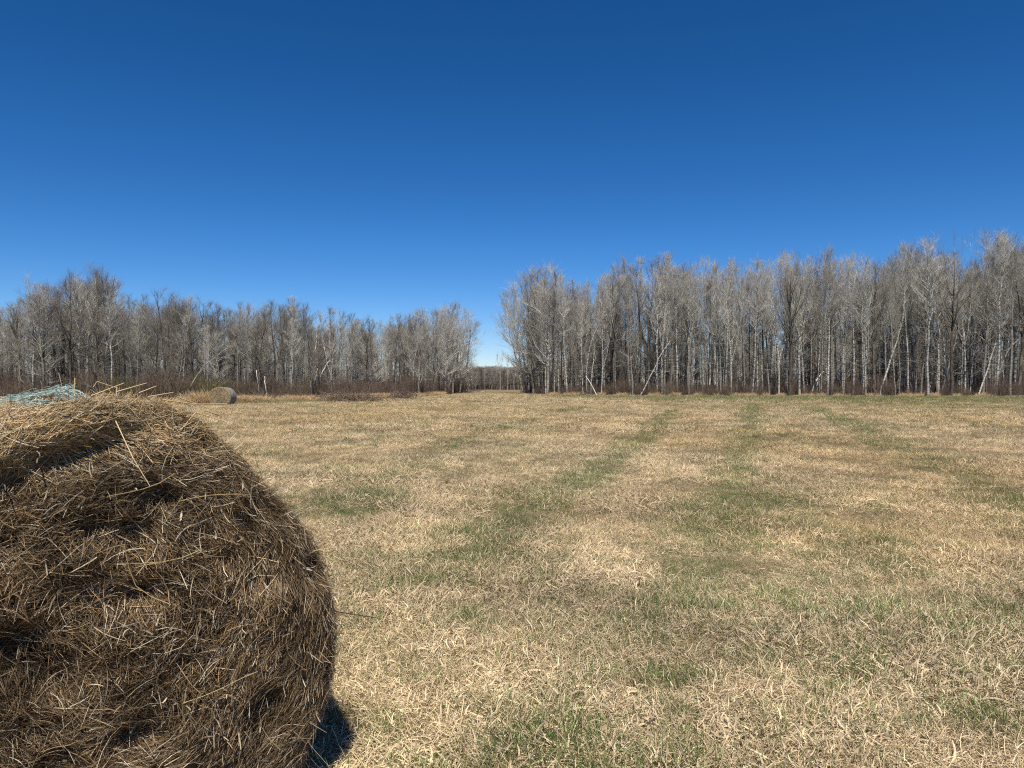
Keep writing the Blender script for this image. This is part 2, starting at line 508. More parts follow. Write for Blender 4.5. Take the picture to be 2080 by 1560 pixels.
def bale_core(b, nth=180, sink=0.02):
    qs = np.concatenate([np.linspace(0.001, .62, 40), np.linspace(.635, 1.1, 28), np.linspace(1.13, .62 + .2 + b.L + .25, 30)])
    th = np.linspace(0, 2 * math.pi, nth, endpoint=False)
    Q, T = np.meshgrid(qs, th, indexing='ij')
    P, N = b.at(Q * np.cos(T), Q * np.sin(T))
    P = P - N * sink
    P[..., 2] = np.maximum(P[..., 2], 0.004)
    # close the back
    P = np.concatenate([P, np.tile((b.c + b.a * b.L)[None, None], (1, nth, 1))], 0)
    n = P.shape[0]
    idx = np.arange(n * nth).reshape(n, nth); nx = np.roll(idx, -1, 1)
    F = np.stack([idx[:-1], idx[1:], nx[1:], nx[:-1]], -1).reshape(-1, 4)
    m = MB(); m.add(P, F, (0.1, 0.07, 0.04)); return m

def strand_set(b, g, n, qmax, len_rng, width, lift, spread_in, spread_out, K=4, qmin=0.0, thr=None, tang=True, end_lift=0.012, region=None):
    q = np.sqrt(g.uniform(qmin ** 2, qmax ** 2, n))
    th = g.uniform(-math.pi, math.pi, n) if thr is None else g.uniform(thr[0], thr[1], n)
    u, v = q * np.cos(th), q * np.sin(th)
    if region is not None:
        u, v = region(g, n)
        q = np.hypot(u, v); th = np.arctan2(v, u)
    sig = np.interp(q, [0, .35, .75, 1.2], [spread_in * 1.5, spread_in, spread_out, spread_out])
    # tufts share a direction
    cl = noise3(np.stack([u, v, np.zeros_like(u)], -1), 7, 21) - .5
    phi = th + math.pi / 2 + g.normal(0, 1, n) * sig + cl * sig * 2.4
    ln = g.uniform(*len_rng, n) * g.uniform(.5, 1, n)
    bend = g.normal(0, 1.1, n)
    tt = np.linspace(-.5, .5, K)
    ang = phi[:, None] + bend[:, None] * tt[None, :] * np.clip(ln / .2, .3, 1.3)[:, None]
    step = (ln / (K - 1))[:, None]
    du = np.cumsum(np.cos(ang) * step, 1); dv = np.cumsum(np.sin(ang) * step, 1)
    uu = u[:, None] + du - du[:, K // 2:K // 2 + 1]; vv = v[:, None] + dv - dv[:, K // 2:K // 2 + 1]
    P, N = b.at(uu, vv)
    base = g.uniform(-.3, 1, n)[:, None] * lift
    e1 = g.exponential(end_lift, n)[:, None] * np.clip(tt * 2, 0, 1)[None] ** 2
    e0 = g.exponential(end_lift, n)[:, None] * np.clip(-tt * 2, 0, 1)[None] ** 2
    P = P + N * (base + e1 + e0)[..., None]
    P[..., 2] = np.maximum(P[..., 2], 0.006)
    T = norm(np.gradient(P, axis=1)); Sd = norm(np.cross(T, N))
    tw = g.normal(0, .7, n)[:, None, None]
    Sd = norm(Sd * np.cos(tw) + N * np.sin(tw))
    w = g.uniform(*width, n)[:, None] * np.interp(np.linspace(0, 1, K), [0, .3, .75, 1], [.7, 1, .85, .3])[None]
    return P, w, Sd, u, v, q

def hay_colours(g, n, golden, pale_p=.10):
    """golden 0..1: gold of the sunlit top, partly bleaching, against weathered grey brown"""
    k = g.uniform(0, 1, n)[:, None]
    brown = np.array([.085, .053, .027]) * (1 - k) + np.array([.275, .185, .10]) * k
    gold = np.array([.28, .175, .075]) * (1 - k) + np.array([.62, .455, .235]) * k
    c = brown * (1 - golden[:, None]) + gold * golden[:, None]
    pale = g.uniform(0, 1, n) < pale_p
    c[pale] = np.array([.50, .42, .30]) * g.uniform(.75, 1.15, pale.sum())[:, None]
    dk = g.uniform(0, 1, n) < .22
    c[dk] *= .35  # interior shade put into the colour of some strands, along with damp hay
    return c

def cap_lit_gold(b, u, v):
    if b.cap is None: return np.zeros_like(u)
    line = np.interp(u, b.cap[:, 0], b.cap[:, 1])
    return np.clip((v - line + .06) / .18, 0, 1) * np.clip((.75 - u) / .4, 0.25, 1)  # sunlight on the bale's top put into the strand colour

bale_o = empty('hay_bale', (FACE_C[0] + AX[0] * .65, FACE_C[1] + AX[1] * .65, 0))
tag(bale_o, 'large weathered brown round hay bale with shaggy strands and turquoise netting on top', 'hay bale')
BO = np.array(bale_o.location)
def shift(P): return P - BO
cm = bale_core(bale); cm.V = [v - BO.astype(np.float32) for v in cm.V]
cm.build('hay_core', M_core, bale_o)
g = np.random.default_rng(11)
hm = MB()
def add_strands(m, S, cols):
    P, w, Sd = S[:3]
    V, F = ribbons(shift(P), w, Sd)
    m.add(V, F, colrep(cols, P.shape[1] * 2))
thr = (R(-75), R(178))
for n_, qmin, qmax, ln, wd, lift, si, so, el, pp in (
        (50000, .0, 1.0, (.03, .13), (.0012, .0028), .014, .70, .32, .006, .03),
        (40000, .45, 1.25, (.06, .24), (.0012, .0026), .020, .38, .16, .010, .13),
        (26000, .0, 1.2, (.04, .17), (.0014, .0030), .036, .80, .28, .014, .24),
        (9000, 1.1, 2.2, (.06, .30), (.0016, .0034), .02, .5, .35, .014, .10)):
    S = strand_set(bale, g, n_, qmax, ln, wd, lift, si, so, qmin=qmin, end_lift=el)
    cols = hay_colours(g, n_, cap_lit_gold(bale, S[3], S[4]) * .8 + .1 * g.uniform(0, 1, n_), pp)
    pu = np.stack([S[3], S[4], np.zeros_like(S[3])], -1)
    cols = cols * np.clip(.35 + 1.3 * (noise3(pu, 8, 91) * .6 + noise3(pu, 19, 92) * .4), .5, 1.5)[:, None]
    add_strands(hm, S, cols)
# thatch on the cap
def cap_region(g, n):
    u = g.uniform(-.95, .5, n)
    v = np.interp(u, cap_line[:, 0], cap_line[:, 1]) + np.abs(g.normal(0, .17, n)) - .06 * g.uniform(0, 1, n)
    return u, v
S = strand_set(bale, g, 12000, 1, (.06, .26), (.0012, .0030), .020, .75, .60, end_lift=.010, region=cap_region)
add_strands(hm, S, hay_colours(g, 12000, np.full(12000, .95), .28))  # strand colour carries the golden sunlight on the cap
# broad curled leaves
S = strand_set(bale, g, 700, 1.15, (.04, .12), (.003, .0065), .03, 1.2, .8, K=6, end_lift=.03, thr=thr)
add_strands(hm, S, np.array([.42, .34, .24]) * g.uniform(.5, 1.25, 700)[:, None])
tag(hm.build('hay_strands', M_straw, bale_o, smooth=False), kind='stuff')

# single stalks that stand out from the mass, placed on the bale's own surface
stalk_meshes = []
for i in range(10):
    gg = np.random.default_rng(200 + i)
    K = 5
    t = np.linspace(0, 1, K)
    bendy = gg.normal(0, .10)
    P = np.stack([t, bendy * np.sin(t * math.pi) + gg.normal(0, .01, K), gg.normal(0, .012, K) + .05 * t * t * gg.uniform(-1, 1)], -1)[None]
    if i in (3, 7):
        P[0, 3:, 2] -= np.array([.14, .36]); P[0, 3:, 0] -= np.array([.04, .13])
    V, F = tubes(P, np.full((1, K), 1.0) * np.interp(t, [0, 1], [1, .55])[None] * (.0055 + .004 * gg.uniform()), 4)
    c = np.array([.50, .38, .20]) * gg.uniform(.8, 1.15)
    stalk_meshes.append(MB().add(V, F, c).mesh('straw_stalk', M_straw, smooth=False))
leaf_meshes = []
for i in range(6):
    gg = np.random.default_rng(300 + i)
    K = 8; t = np.linspace(0, 1, K)
    cu = gg.uniform(1.2, 4.0)
    P = np.stack([np.sin(t * cu) / cu, gg.normal(0, .02, K).cumsum(), (1 - np.cos(t * cu)) / cu], -1)[None]
    T = norm(np.gradient(P, axis=1)); sd = norm(np.cross(T, np.array([0.2, 0, 1.0])) + np.array([0, 1.0, 0]))
    V, F = ribbons(P, (np.interp(t, [0, .2, .7, 1], [.05, .11, .08, .01]))[None], sd)
    leaf_meshes.append(MB().add(V, F, np.array([.56, .47, .34]) * gg.uniform(.8, 1.1)).mesh('curled_leaf', M_straw))
from mathutils import Matrix, Vector
def place_on(b, mesh, name, u, v, ang, length, lift=.02, pitch=0.0, roll=0.0, parent=None):
    P, N = b.at(np.array([u]), np.array([v])); P2, _ = b.at(np.array([u + .02 * math.cos(ang)]), np.array([v + .02 * math.sin(ang)]))
    n = Vector(N[0]); t = Vector(P2[0] - P[0]); t = (t - n * t.dot(n)).normalized(); s = n.cross(t)
    t2 = t * math.cos(pitch) + n * math.sin(pitch); n2 = n * math.cos(pitch) - t * math.sin(pitch)
    o = bpy.data.objects.new(name, mesh); link(o, parent)
    m = Matrix((t2, s * math.cos(roll) + n2 * math.sin(roll), n2 * math.cos(roll) - s * math.sin(roll))).transposed() * length
    m = m.to_4x4(); m.translation = Vector(P[0] - BO) + n * lift
    o.matrix_local = m
    return o
gg = np.random.default_rng(55)
for i in range(110):
    q = math.sqrt(gg.uniform(0, 1.0)) * 1.0; th = gg.uniform(R(-70), R(175))
    u, v = q * math.cos(th), q * math.sin(th)
    if i % 3 == 0:
        place_on(bale, leaf_meshes[i % 6], 'curled_leaf', u, v, gg.uniform(0, 6.28), gg.uniform(.03, .07), .025, gg.uniform(-.1, .6), gg.uniform(-1, 1), bale_o)
    else:
        place_on(bale, stalk_meshes[i % 10], 'straw_stalk', u, v, th + math.pi / 2 + gg.normal(0, .7), gg.uniform(.10, .26), .035, gg.normal(.02, .10), gg.uniform(-.6, .6), bale_o)

def stalk_px(pts, rad=.0022, name='straw_stalk', col=(.55, .42, .22)):
    """a stalk through pixels of the photograph with its depth on the bale's top"""
    P = np.array([pt(*p) for p in pts])[None]
    V, F = tubes(shift(P), np.full(P.shape[:2], rad) * np.linspace(1, .6, P.shape[1])[None], 4)
    MB().add(V, F, col).build(name, M_straw, bale_o, smooth=False)
D0 = 2.62
for pts in ([(190, 786, D0), (197, 775, D0), (240, 789, D0 + .05)], [(180, 806, D0), (252, 778, D0 + .1)], [(236, 796, D0), (298, 778, D0 + .08)],
            [(282, 798, D0 + .1), (318, 784, D0 + .15)], [(330, 812, D0 + .1), (398, 821, D0 + .2), (461, 820, D0 + .3)], [(300, 806, D0), (352, 797, D0 + .1)],
            [(95, 822, D0), (225, 806, D0 + .1)], [(205, 858, D0 - .12), (250, 835, D0 - .05)], [(-20, 840, D0), (45, 818, D0 + .1)],
            [(-30, 900, D0 - .1), (40, 862, D0), (88, 842, D0 + .05)], [(360, 806, D0 + .2), (430, 832, D0 + .3)], [(150, 800, D0 + .2), (152, 768, D0 + .22), (160, 779, D0 + .25)],
            [(400, 838, D0 + .2), (462, 858, D0 + .25)], [(418, 834, D0 + .25), (450, 846, D0 + .3), (440, 862, D0 + .3)], [(235, 855, D0 - .2), (270, 930, D0 - .26), (305, 988, D0 - .26)],
            [(640, 1185, D0 + .25), (690, 1198, D0 + .3), (712, 1196, D0 + .32)], [(630, 1120, D0 + .3), (680, 1112, D0 + .4), (696, 1168, D0 + .42)]):
    stalk_px(pts)

# turquoise net wrap left on the top
nm_ = MB()
gn = np.random.default_rng(77)
def net_bundle(pts, n, spread, depth, rag=.012, colv=(.16, .42, .38)):
    q = np.array([pt(p[0], p[1], depth + p[2]) for p in pts]); q[:, 2] -= .016
    s = np.linspace(0, 1, len(q))
    for k in range(n):
        t0 = gn.uniform(0, .75); t1 = min(1, t0 + gn.uniform(.15, .5))
        tt = np.linspace(t0, t1, 9)
        P = np.stack([np.interp(tt, s, q[:, j]) for j in range(3)], -1)
        P = P + gn.normal(0, spread, 3) * np.array([1, 2.5, .45]) + np.cumsum(gn.normal(0, rag * .5, (9, 3)), 0) * np.array([1, 1, .45])
        yield P
bund = []
for pts, n, sp in (([(-40, 815, .1), (40, 800, .15), (100, 790, .2), (135, 779, .25), (152, 790, .25), (166, 804, .2)], 60, .012),
                   ([(-40, 803, .3), (20, 800, .3), (60, 795, .35), (110, 786, .3)], 32, .010),
                   ([(70, 812, .05), (85, 806, .05), (108, 822, .05)], 26, .012),
                   ([(120, 782, .2), (135, 797, .2), (150, 805, .18)], 40, .008),
                   ([(38, 810, .05), (60, 814, .05)], 20, .008)):
    bund += list(net_bundle(pts, n, sp, 2.68))
Pn = np.array(bund)
V, F = tubes(shift(Pn), np.full(Pn.shape[:2], .00095), 3)
kk = gn.uniform(0, 1, (len(Pn), 1))
nm_.add(V, F, colrep(np.array([.20, .40, .36]) * (1 - kk) + np.array([.70, .76, .71]) * kk, 9 * 3))
tag(nm_.build('net_wrap', M_net, bale_o, smooth=False), 'frayed turquoise plastic netting torn on the bale top', kind='stuff')

# ------------------------------------------------------------------ far bale beside the woods
fb_d = 55.5
fb_axis = norm(np.array([0.02, 1.0, 0]))
def fb_radius(th):
    d = (np.degrees(th) + 180) % 360 - 180
    return np.interp(d, [-180, -145, -125, -90, -55, -35, 0, 45, 90, 135, 180], [.82, .86, .80, .65, .80, .86, .82, .74, .70, .74, .82])
fb_c = (gx(446, fb_d), fb_d, 0.655)
fbale = Bale(fb_c, fb_axis, 1.25, fb_radius, 0.05, 0.012, 12)
fb_o = empty('hay_bale', (fb_c[0], fb_c[1] + .6, 0))
tag(fb_o, 'grey wrapped round hay bale with tan spiral end, lying beside the low wood', 'hay bale')
BO = np.array(fb_o.location)
core = bale_core(fbale, 96, .004)
core.V = [v - BO.astype(np.float32) for v in core.V]
# split the end face from the wrapped side
Vc = np.concatenate(core.V); Fc = np.concatenate(core.F); cc = np.concatenate(core.Cc)
ring = Fc.min(1) // 96
is_face = ring < 47
m_wrap, nn, ll, bb = new_mat('weathered_wrap')
nz = nn.new('ShaderNodeTexNoise'); nz.inputs['Scale'].default_value = 14; nz.inputs['Detail'].default_value = 5
tcw = nn.new('ShaderNodeTexCoord'); mpw = nn.new('ShaderNodeMapping'); mpw.inputs['Scale'].default_value = (.25, 1, .25)
ll.new(tcw.outputs['Object'], mpw.inputs[0]); ll.new(mpw.outputs[0], nz.inputs['Vector'])
crw = nn.new('ShaderNodeValToRGB')
crw.color_ramp.elements[0].position = .3; crw.color_ramp.elements[0].color = (.15, .13, .11, 1)
crw.color_ramp.elements[1].position = .7; crw.color_ramp.elements[1].color = (.31, .29, .26, 1)
ll.new(nz.outputs[0], crw.inputs[0]); ll.new(crw.outputs[0], bb.inputs['Base Color'])
bpw = nn.new('ShaderNodeBump'); bpw.inputs['Distance'].default_value = .03; ll.new(nz.outputs[0], bpw.inputs['Height']); ll.new(bpw.outputs[0], bb.inputs['Normal'])
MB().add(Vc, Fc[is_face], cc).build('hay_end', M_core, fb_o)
MB().add(Vc, Fc[~is_face], cc).build('wrapped_side', m_wrap, fb_o)
g2 = np.random.default_rng(5)
S = strand_set(fbale, g2, 9000, .80, (.10, .5), (.008, .018), .012, .16, .10, K=5, end_lift=.01)
ringc = .5 + .5 * np.sin(S[5] * 75 + 3 * np.sin(np.arctan2(S[4], S[3])))
k = np.clip(ringc * .6 + g2.uniform(0, .6, 9000), 0, 1)[:, None]
fm = MB(); add_strands(fm, S, np.array([.12, .085, .045]) * (1 - k) + np.array([.56, .45, .27]) * k)
tag(fm.build('hay_strands', M_straw, fb_o, smooth=False), kind='stuff')

# ------------------------------------------------------------------ grass of the field
def tuft(seed, n, rad, ln, wd, flat, cols, K=4, broad=0.0, mixs=0.0):
    g = np.random.default_rng(seed)
    r = rad * np.sqrt(g.uniform(0, 1, n)); a = g.uniform(0, 6.283, n)
    P0 = np.stack([r * np.cos(a), r * np.sin(a), np.zeros(n)], -1)
    az = g.uniform(0, 6.283, n)
    L = g.uniform(*ln, n)
    el0 = np.abs(g.normal(flat[0], flat[1], n)); el0 = np.clip(el0, .03, 1.5)
    droop = g.uniform(*flat[2:4], n)
    t = np.linspace(0, 1, K)
    el = el0[:, None] - droop[:, None] * t[None]
    tw = az[:, None] + g.normal(0, .9, n)[:, None] * t[None]
    st = (L / (K - 1))[:, None]
    d = np.stack([np.cos(el) * np.cos(tw), np.cos(el) * np.sin(tw), np.sin(el)], -1) * st[..., None]
    P = P0[:, None] + np.concatenate([np.zeros((n, 1, 3)), np.cumsum(d[:, :-1], 1)], 1)
    P[..., 2] += g.uniform(0, .025, n)[:, None]
    P[..., 2] = np.maximum(P[..., 2], .003)
    T = norm(np.gradient(P, axis=1))
    side = norm(np.cross(T, np.array([0, 0, 1.0])) + g.normal(0, .5, (n, 1, 3)))
    w = g.uniform(*wd, n); bm = g.uniform(0, 1, n) < broad; w[bm] *= 2.2
    W = w[:, None] * np.interp(t, [0, .3, .7, 1], [.7, 1, .8, .15])[None]
    V, F = ribbons(P, W, side)
    cols = np.asarray(cols)
    k = g.uniform(0, 1, n)[:, None]
    c = (cols[0] * (1 - k) + cols[1] * k) * g.uniform(.75, 1.2, n)[:, None]
    if mixs:
        ms = g.uniform(0, 1, n) < mixs
        c[ms] = (STRAW[0] * (1 - k) + STRAW[1] * k)[ms] * .9
    return MB().add(V, F, colrep(c, K * 2)).mesh('grass_tuft', M_grass, smooth=False)
STRAW = np.array([[.39, .285, .155], [.80, .64, .405]])
BROWN = np.array([[.17, .12, .065], [.50, .385, .22]])
GREEN = np.array([[.05, .082, .02], [.17, .215, .06]])
src = [tuft(400 + i, 62, .16, (.035, .12), (.0022, .0048), (.30, .40, -.4, 2.2), STRAW, K=5, broad=.06 if i < 2 else .26) for i in range(5)]
src += [tuft(420 + i, 60, .15, (.03, .11), (.002, .004), (.5, .45, -.2, 2.0), BROWN, K=5, broad=.04) for i in range(3)]
src += [tuft(440 + i, 56, .12, (.04, .11), (.002, .0036), (.95, .4, -.2, 1.2), GREEN, mixs=.30) for i in range(3)]
NS, NB, NG = 5, 3, 3
gp = np.random.default_rng(99)
PP, WW, SS, RR, TT = [], [], [], [], []
for y0, y1, dens, sc, keep in ((1.6, 9, 270, .86, 1), (9, 24, 100, 1.02, 1), (24, 60, 26, 1.55, 1), (60, 118, 6.5, 2.3, 1)):
    n = int(dens * (0.8 * (y1 ** 2 - y0 ** 2) + 4 * (y1 - y0)))
    y = gp.uniform(0, 1, int(n * 2.2)) * (y1 - y0) + y0
    x = gp.uniform(-1, 1, len(y)) * (.8 * y1 + 2)
    ok = np.abs(x) < .8 * y + 2
    x, y = x[ok][:n], y[ok][:n]
    gr = green_field(x, y)
    ok = (wood_mask(x, y) < gp.uniform(.2, .9, len(x))) & (shade_dent(x, y) < .15)
    # not inside the bales
    for bb_ in (bale, fbale):
        rel = np.stack([x, y], -1) - bb_.c[:2]
        ua = rel @ bb_.a[:2]; up = rel @ bb_.p[:2]
        ok &= ~((ua > .0) & (ua < bb_.L) & (np.abs(up) < .70))
    x, y, gr = x[ok], y[ok], gr[ok]
    n = len(x)
    isg = gp.uniform(0, 1, n) < np.clip(gr * (.95 + .4 * (y > 40)), 0.03, np.where(y > 40, .93, .75))
    isb = gp.uniform(0, 1, n) < .22
    dry = fbm2(x, y, 1.1, 55, 3)
    warm = fbm2(x, y, .25, 66, 2)
    mat = fbm2(x * .8 + y * .3, y * .5, .9, 133, 3)              # matted leavings against short stubble
    st = np.where(gp.uniform(0, 1, n) < np.clip((mat - .46) * 6, .08, .92), gp.integers(2, NS, n), gp.integers(0, 2, n))
    isb = gp.uniform(0, 1, n) < np.clip(.30 + (.5 - mat) * 1.6, .06, .6)
    w = np.where(isg, NS + NB + gp.integers(0, NG, n), np.where(isb, NS + gp.integers(0, NB, n), st))
    val = (.66 + .70 * np.clip((dry - .5) * 1.4 + .5, 0, 1))[:, None] * gp.uniform(.82, 1.18, n)[:, None]
    tint = val * np.stack([np.ones(n), 1 - .10 * (warm - .5), 1 - .3 * (warm - .5)], -1)
    thin = (dry < .36) & (gp.uniform(0, 1, n) < .45) & (y < 24)
    k = ~thin
    size = sc * gp.uniform(.65, 1.35, n) * (.62 + .75 * np.clip((mat - .5) * 1.8 + .5, 0, 1)) * np.where(isg & (y > 6), .85, 1)
    PP.append(np.stack([x, y, ground_z(x, y)], -1)[k]); WW.append(w[k]); SS.append(size[k]); RR.append(gp.uniform(0, 6.283, n)[k]); TT.append(tint[k])
P = np.concatenate(PP)
scatter('field_grass', P, np.concatenate(WW), src, np.concatenate(SS), np.concatenate(RR), np.concatenate(TT), 'short dry straw-coloured grass mixed with green shoots covering the field', 'grass')

# ------------------------------------------------------------------ trees
def tree_mesh(seed, H, r0, cs, spread, nbr, nsub, ntw, kind, elev=(30, 60), wob=.15, curve=0.0, top=1.0, fork=None, dead=15):
    """returns (trunk MB, crown MB); height H, crown from fraction cs"""
    g = np.random.default_rng(seed)
    K = 14
    t = np.linspace(0, 1, K)
    wx = np.cumsum(g.normal(0, wob, K)) * t ** .5; wy = np.cumsum(g.normal(0, wob, K)) * t ** .5
    wx -= wx[0]; wy -= wy[0]
    TP = np.stack([wx * .6 + curve * t ** 2 * H, wy * .6, t * H], -1)
    TP[0, 2] = -0.05
    TR = r0 * np.interp(t, [0, .06, .5, .85, 1], [1.25, 1, .68, .28, .06])
    if kind == 'pale':
        limb_c, twig_a, twig_b = np.array([.55, .535, .485]), np.array([.29, .27, .235]), np.array([.58, .555, .50])
    elif kind == 'grey':
        limb_c, twig_a, twig_b = np.array([.30, .285, .245]), np.array([.21, .19, .16]), np.array([.46, .43, .375])
    else:
        limb_c, twig_a, twig_b = np.array([.12, .107, .085]), np.array([.10, .086, .07]), np.array([.27, .238, .198])
    tm = MB(); V, F = tubes(TP[None], TR[None], 8); tm.add(V, F, limb_c)
    TP2 = TP
    if fork:
        fa = g.uniform(0, 6.283); up = np.maximum(t - fork, 0)
        off = (up * H * .22 * (1.1 - .5 * up))[:, None] * np.array([[math.cos(fa), math.sin(fa), 0]])
        TP2 = TP + off + np.cumsum(g.normal(0, .05, (K, 3)), 0) * (up > 0)[:, None] - np.array([0, 0, 1.0]) * up[:, None] * H * .08
        TP = TP - off * .55
        tm = MB(); V, F = tubes(TP[None], TR[None], 8); tm.add(V, F, limb_c)
        ks = max(0, int(fork * (K - 1)))
        V, F = tubes(TP2[None, ks:], TR[None, ks:] * .8, 7); tm.add(V, F, limb_c)
    cm_ = MB(); tw_ = MB()
    # limbs
    n = nbr
    ft = cs + (0.985 - cs) * g.uniform(0, 1, n) ** .85
    rel = (ft - cs) / (1 - cs)
    L = spread * (.35 + .95 * np.sin(np.pi * np.clip(rel * .75 + .22, 0, 1))) * g.uniform(.6, 1.25, n) * top
    az = np.arange(n) * 2.39996 + g.normal(0, .5, n)
    el = np.radians(g.uniform(*elev, n)) + rel * .25
    KB = 6; tb = np.linspace(0, 1, KB)
    upc = g.uniform(.1, .7, n)
    elp = np.clip(el[:, None] + upc[:, None] * tb[None] + np.cumsum(g.normal(0, .10, (n, KB)), 1), -.3, 1.5)
    azp = az[:, None] + np.cumsum(g.normal(0, .13, (n, KB)), 1)
    st = (L / (KB - 1))[:, None, None]
    d = np.stack([np.cos(elp) * np.cos(azp), np.cos(elp) * np.sin(azp), np.sin(elp)], -1) * st
    B0 = np.stack([np.interp(ft, t, TP[:, j]) for j in range(3)], -1)
    if fork:
        B2 = np.stack([np.interp(ft, t, TP2[:, j]) for j in range(3)], -1)
        B0 = np.where((np.arange(n) % 2 == 0)[:, None], B0, B2)
    BP = B0[:, None] + np.concatenate([np.zeros((n, 1, 3)), np.cumsum(d[:, :-1], 1)], 1)
    br = np.interp(ft, t, TR) * g.uniform(.35, .6, n)
    BR = np.maximum(br[:, None] * np.interp(tb, [0, 1], [1, .15])[None], .006)
    V, F = tubes(BP, BR, 4); cm_.add(V, F, colrep(np.ones((n, 1)) * limb_c * g.uniform(.85, 1.1, (n, 1)), KB * 4))
    # sub branches
    m = n * nsub
    bi = np.repeat(np.arange(n), nsub)
    fs = g.uniform(.18, 1, m)
    S0 = np.stack([BP[bi, np.floor(fs * (KB - 1.001)).astype(int)] * 0 + np.array([0, 0, 0])], 0)[0]
    f = fs * (KB - 1); i0 = np.minimum(f.astype(int), KB - 2); fr = (f - i0)[:, None]
    S0 = BP[bi, i0] * (1 - fr) + BP[bi, i0 + 1] * fr
    sdir = norm(BP[bi, i0 + 1] - BP[bi, i0])
    sdir = norm(sdir + g.normal(0, .42, (m, 3)) + np.array([0, 0, .35]))
    sl = L[bi] * g.uniform(.22, .48, m) * (1.15 - .5 * fs)
    KS = 4; ts = np.linspace(0, 1, KS)
    jit = np.cumsum(g.normal(0, .09, (m, KS, 3)), 1); jit[..., 2] += .12 * ts
    sd = norm(sdir[:, None] + jit) * (sl / (KS - 1))[:, None, None]
    SP = S0[:, None] + np.concatenate([np.zeros((m, 1, 3)), np.cumsum(sd[:, :-1], 1)], 1)
    SR = np.maximum((BR[bi, i0] * .45)[:, None] * np.linspace(1, .3, KS)[None], .0045)
    kx = g.uniform(0, 1, (m, 1))
    V, F = tubes(SP, SR, 3); cm_.add(V, F, colrep(limb_c * (1 - kx) + twig_b * kx, KS * 3))
    # twigs
    q = m * ntw
    si = np.repeat(np.arange(m), ntw)
    fs = g.uniform(.1, 1, q); f = fs * (KS - 1); i0 = np.minimum(f.astype(int), KS - 2); fr = (f - i0)[:, None]
    W0 = SP[si, i0] * (1 - fr) + SP[si, i0 + 1] * fr
    wd = norm(norm(SP[si, i0 + 1] - SP[si, i0]) + g.normal(0, .42, (q, 3)) + np.array([0, 0, .3]))
    wl_ = g.uniform(.25, .85, q) * min(1.3, spread / 1.8)
    mid_ = W0 + wd * wl_[:, None] * .5 + g.normal(0, .03, (q, 3))
    WP = np.stack([W0, mid_, W0 + wd * wl_[:, None]], 1)
    side = norm(np.cross(wd, g.normal(0, 1, (q, 3))))
    ww = g.uniform(.0045, .0085, q)[:, None] * np.array([[1, .8, .45]])
    kx = g.uniform(0, 1, (q, 1))
    V, F = ribbons(WP, ww, side); tw_.add(V, F, colrep(twig_a * (1 - kx) + twig_b * kx, 6))
    # dead stubs low on the trunk
    if dead:
        fd = g.uniform(.18, cs + .05, dead); a = g.uniform(0, 6.283, dead); e = g.uniform(-.1, .7, dead); ld = g.uniform(.3, 1.6, dead)
        D0_ = np.stack([np.interp(fd, t, TP[:, j]) for j in range(3)], -1)
        dd = np.stack([np.cos(e) * np.cos(a), np.cos(e) * np.sin(a), np.sin(e)], -1)
        DP = np.stack([D0_, D0_ + dd * ld[:, None] * .5 + g.normal(0, .05, (dead, 3)), D0_ + dd * ld[:, None]], 1)
        V, F = tubes(DP, np.full((dead, 3), .009) * np.array([[1.3, 1, .4]]), 3); cm_.add(V, F, limb_c * .8)
    return tm, cm_, tw_

class Arch:
    def __init__(s, seed, H, kind, *a, **k):
        tm, c, w = tree_mesh(seed, H, *a, kind=kind, **k)
        s.H, s.kind = H, kind
        bm_ = {'pale': M_pale, 'grey': M_grey, 'dark': M_dark}[kind]
        s.trunk, s.crown, s.twigs = tm.mesh('trunk', bm_), c.mesh('crown', M_twig), w.mesh('twigs', M_twig)
        both = MB(); both.extend(tm, 0); both.extend(c, 1); both.extend(w, 1)
        s.both = both.mesh('tree', [bm_, M_twig])
A_pale = [Arch(1000 + i, 17.0, 'pale', .085 + .012 * (i % 4), .42 + .04 * (i % 4), 1.6 + .25 * (i % 3), 36, 6, 10, elev=(34, 66), wob=.10 + .03 * (i % 3), fork=(None, None, .45, None, .3)[i % 5]) for i in range(9)]
A_grey = [Arch(1100 + i, 16.0, 'grey', .08 + .015 * (i % 4), .36 + .05 * (i % 3), 1.6 + .3 * (i % 3), 36, 6, 8, elev=(32, 66), wob=.10 + .04 * (i % 3), fork=(None, .35, None, None)[i % 4]) for i in range(7)]
A_dark = [Arch(1200 + i, 15.0, 'dark', .10 + .03 * (i % 3), .32 + .05 * (i % 3), 1.9 + .4 * (i % 3), 34, 7, 8, elev=(28, 62), wob=.12 + .04 * (i % 2), fork=(None, .4, None)[i % 3]) for i in range(6)]
A_thin = [Arch(1300 + i, 11.0, k_, .06, .30, 1.25, 26, 5, 8, elev=(35, 68), wob=.10) for i, k_ in enumerate(('grey', 'dark', 'pale', 'grey'))]
A_bushy = [Arch(1400 + i, 12.0, k_, .10, .16, 2.2, 52, 7, 9, elev=(15, 60), wob=.10, dead=0) for i, k_ in enumerate(('grey', 'pale', 'dark'))]
# low spreading tree and vase-shaped tree, one of each
A_vase = Arch(1500, 15.0, 'dark', .26, .36, 4.4, 30, 9, 8, elev=(28, 50), wob=.10, dead=20)
A_spread = Arch(1501, 9.0, 'dark', .16, .16, 3.8, 26, 9, 9, elev=(5, 40), wob=.12, dead=0)
A_broad = Arch(1502, 12.5, 'dark', .15, .38, 3.1, 32, 9, 8, elev=(25, 50), wob=.14)

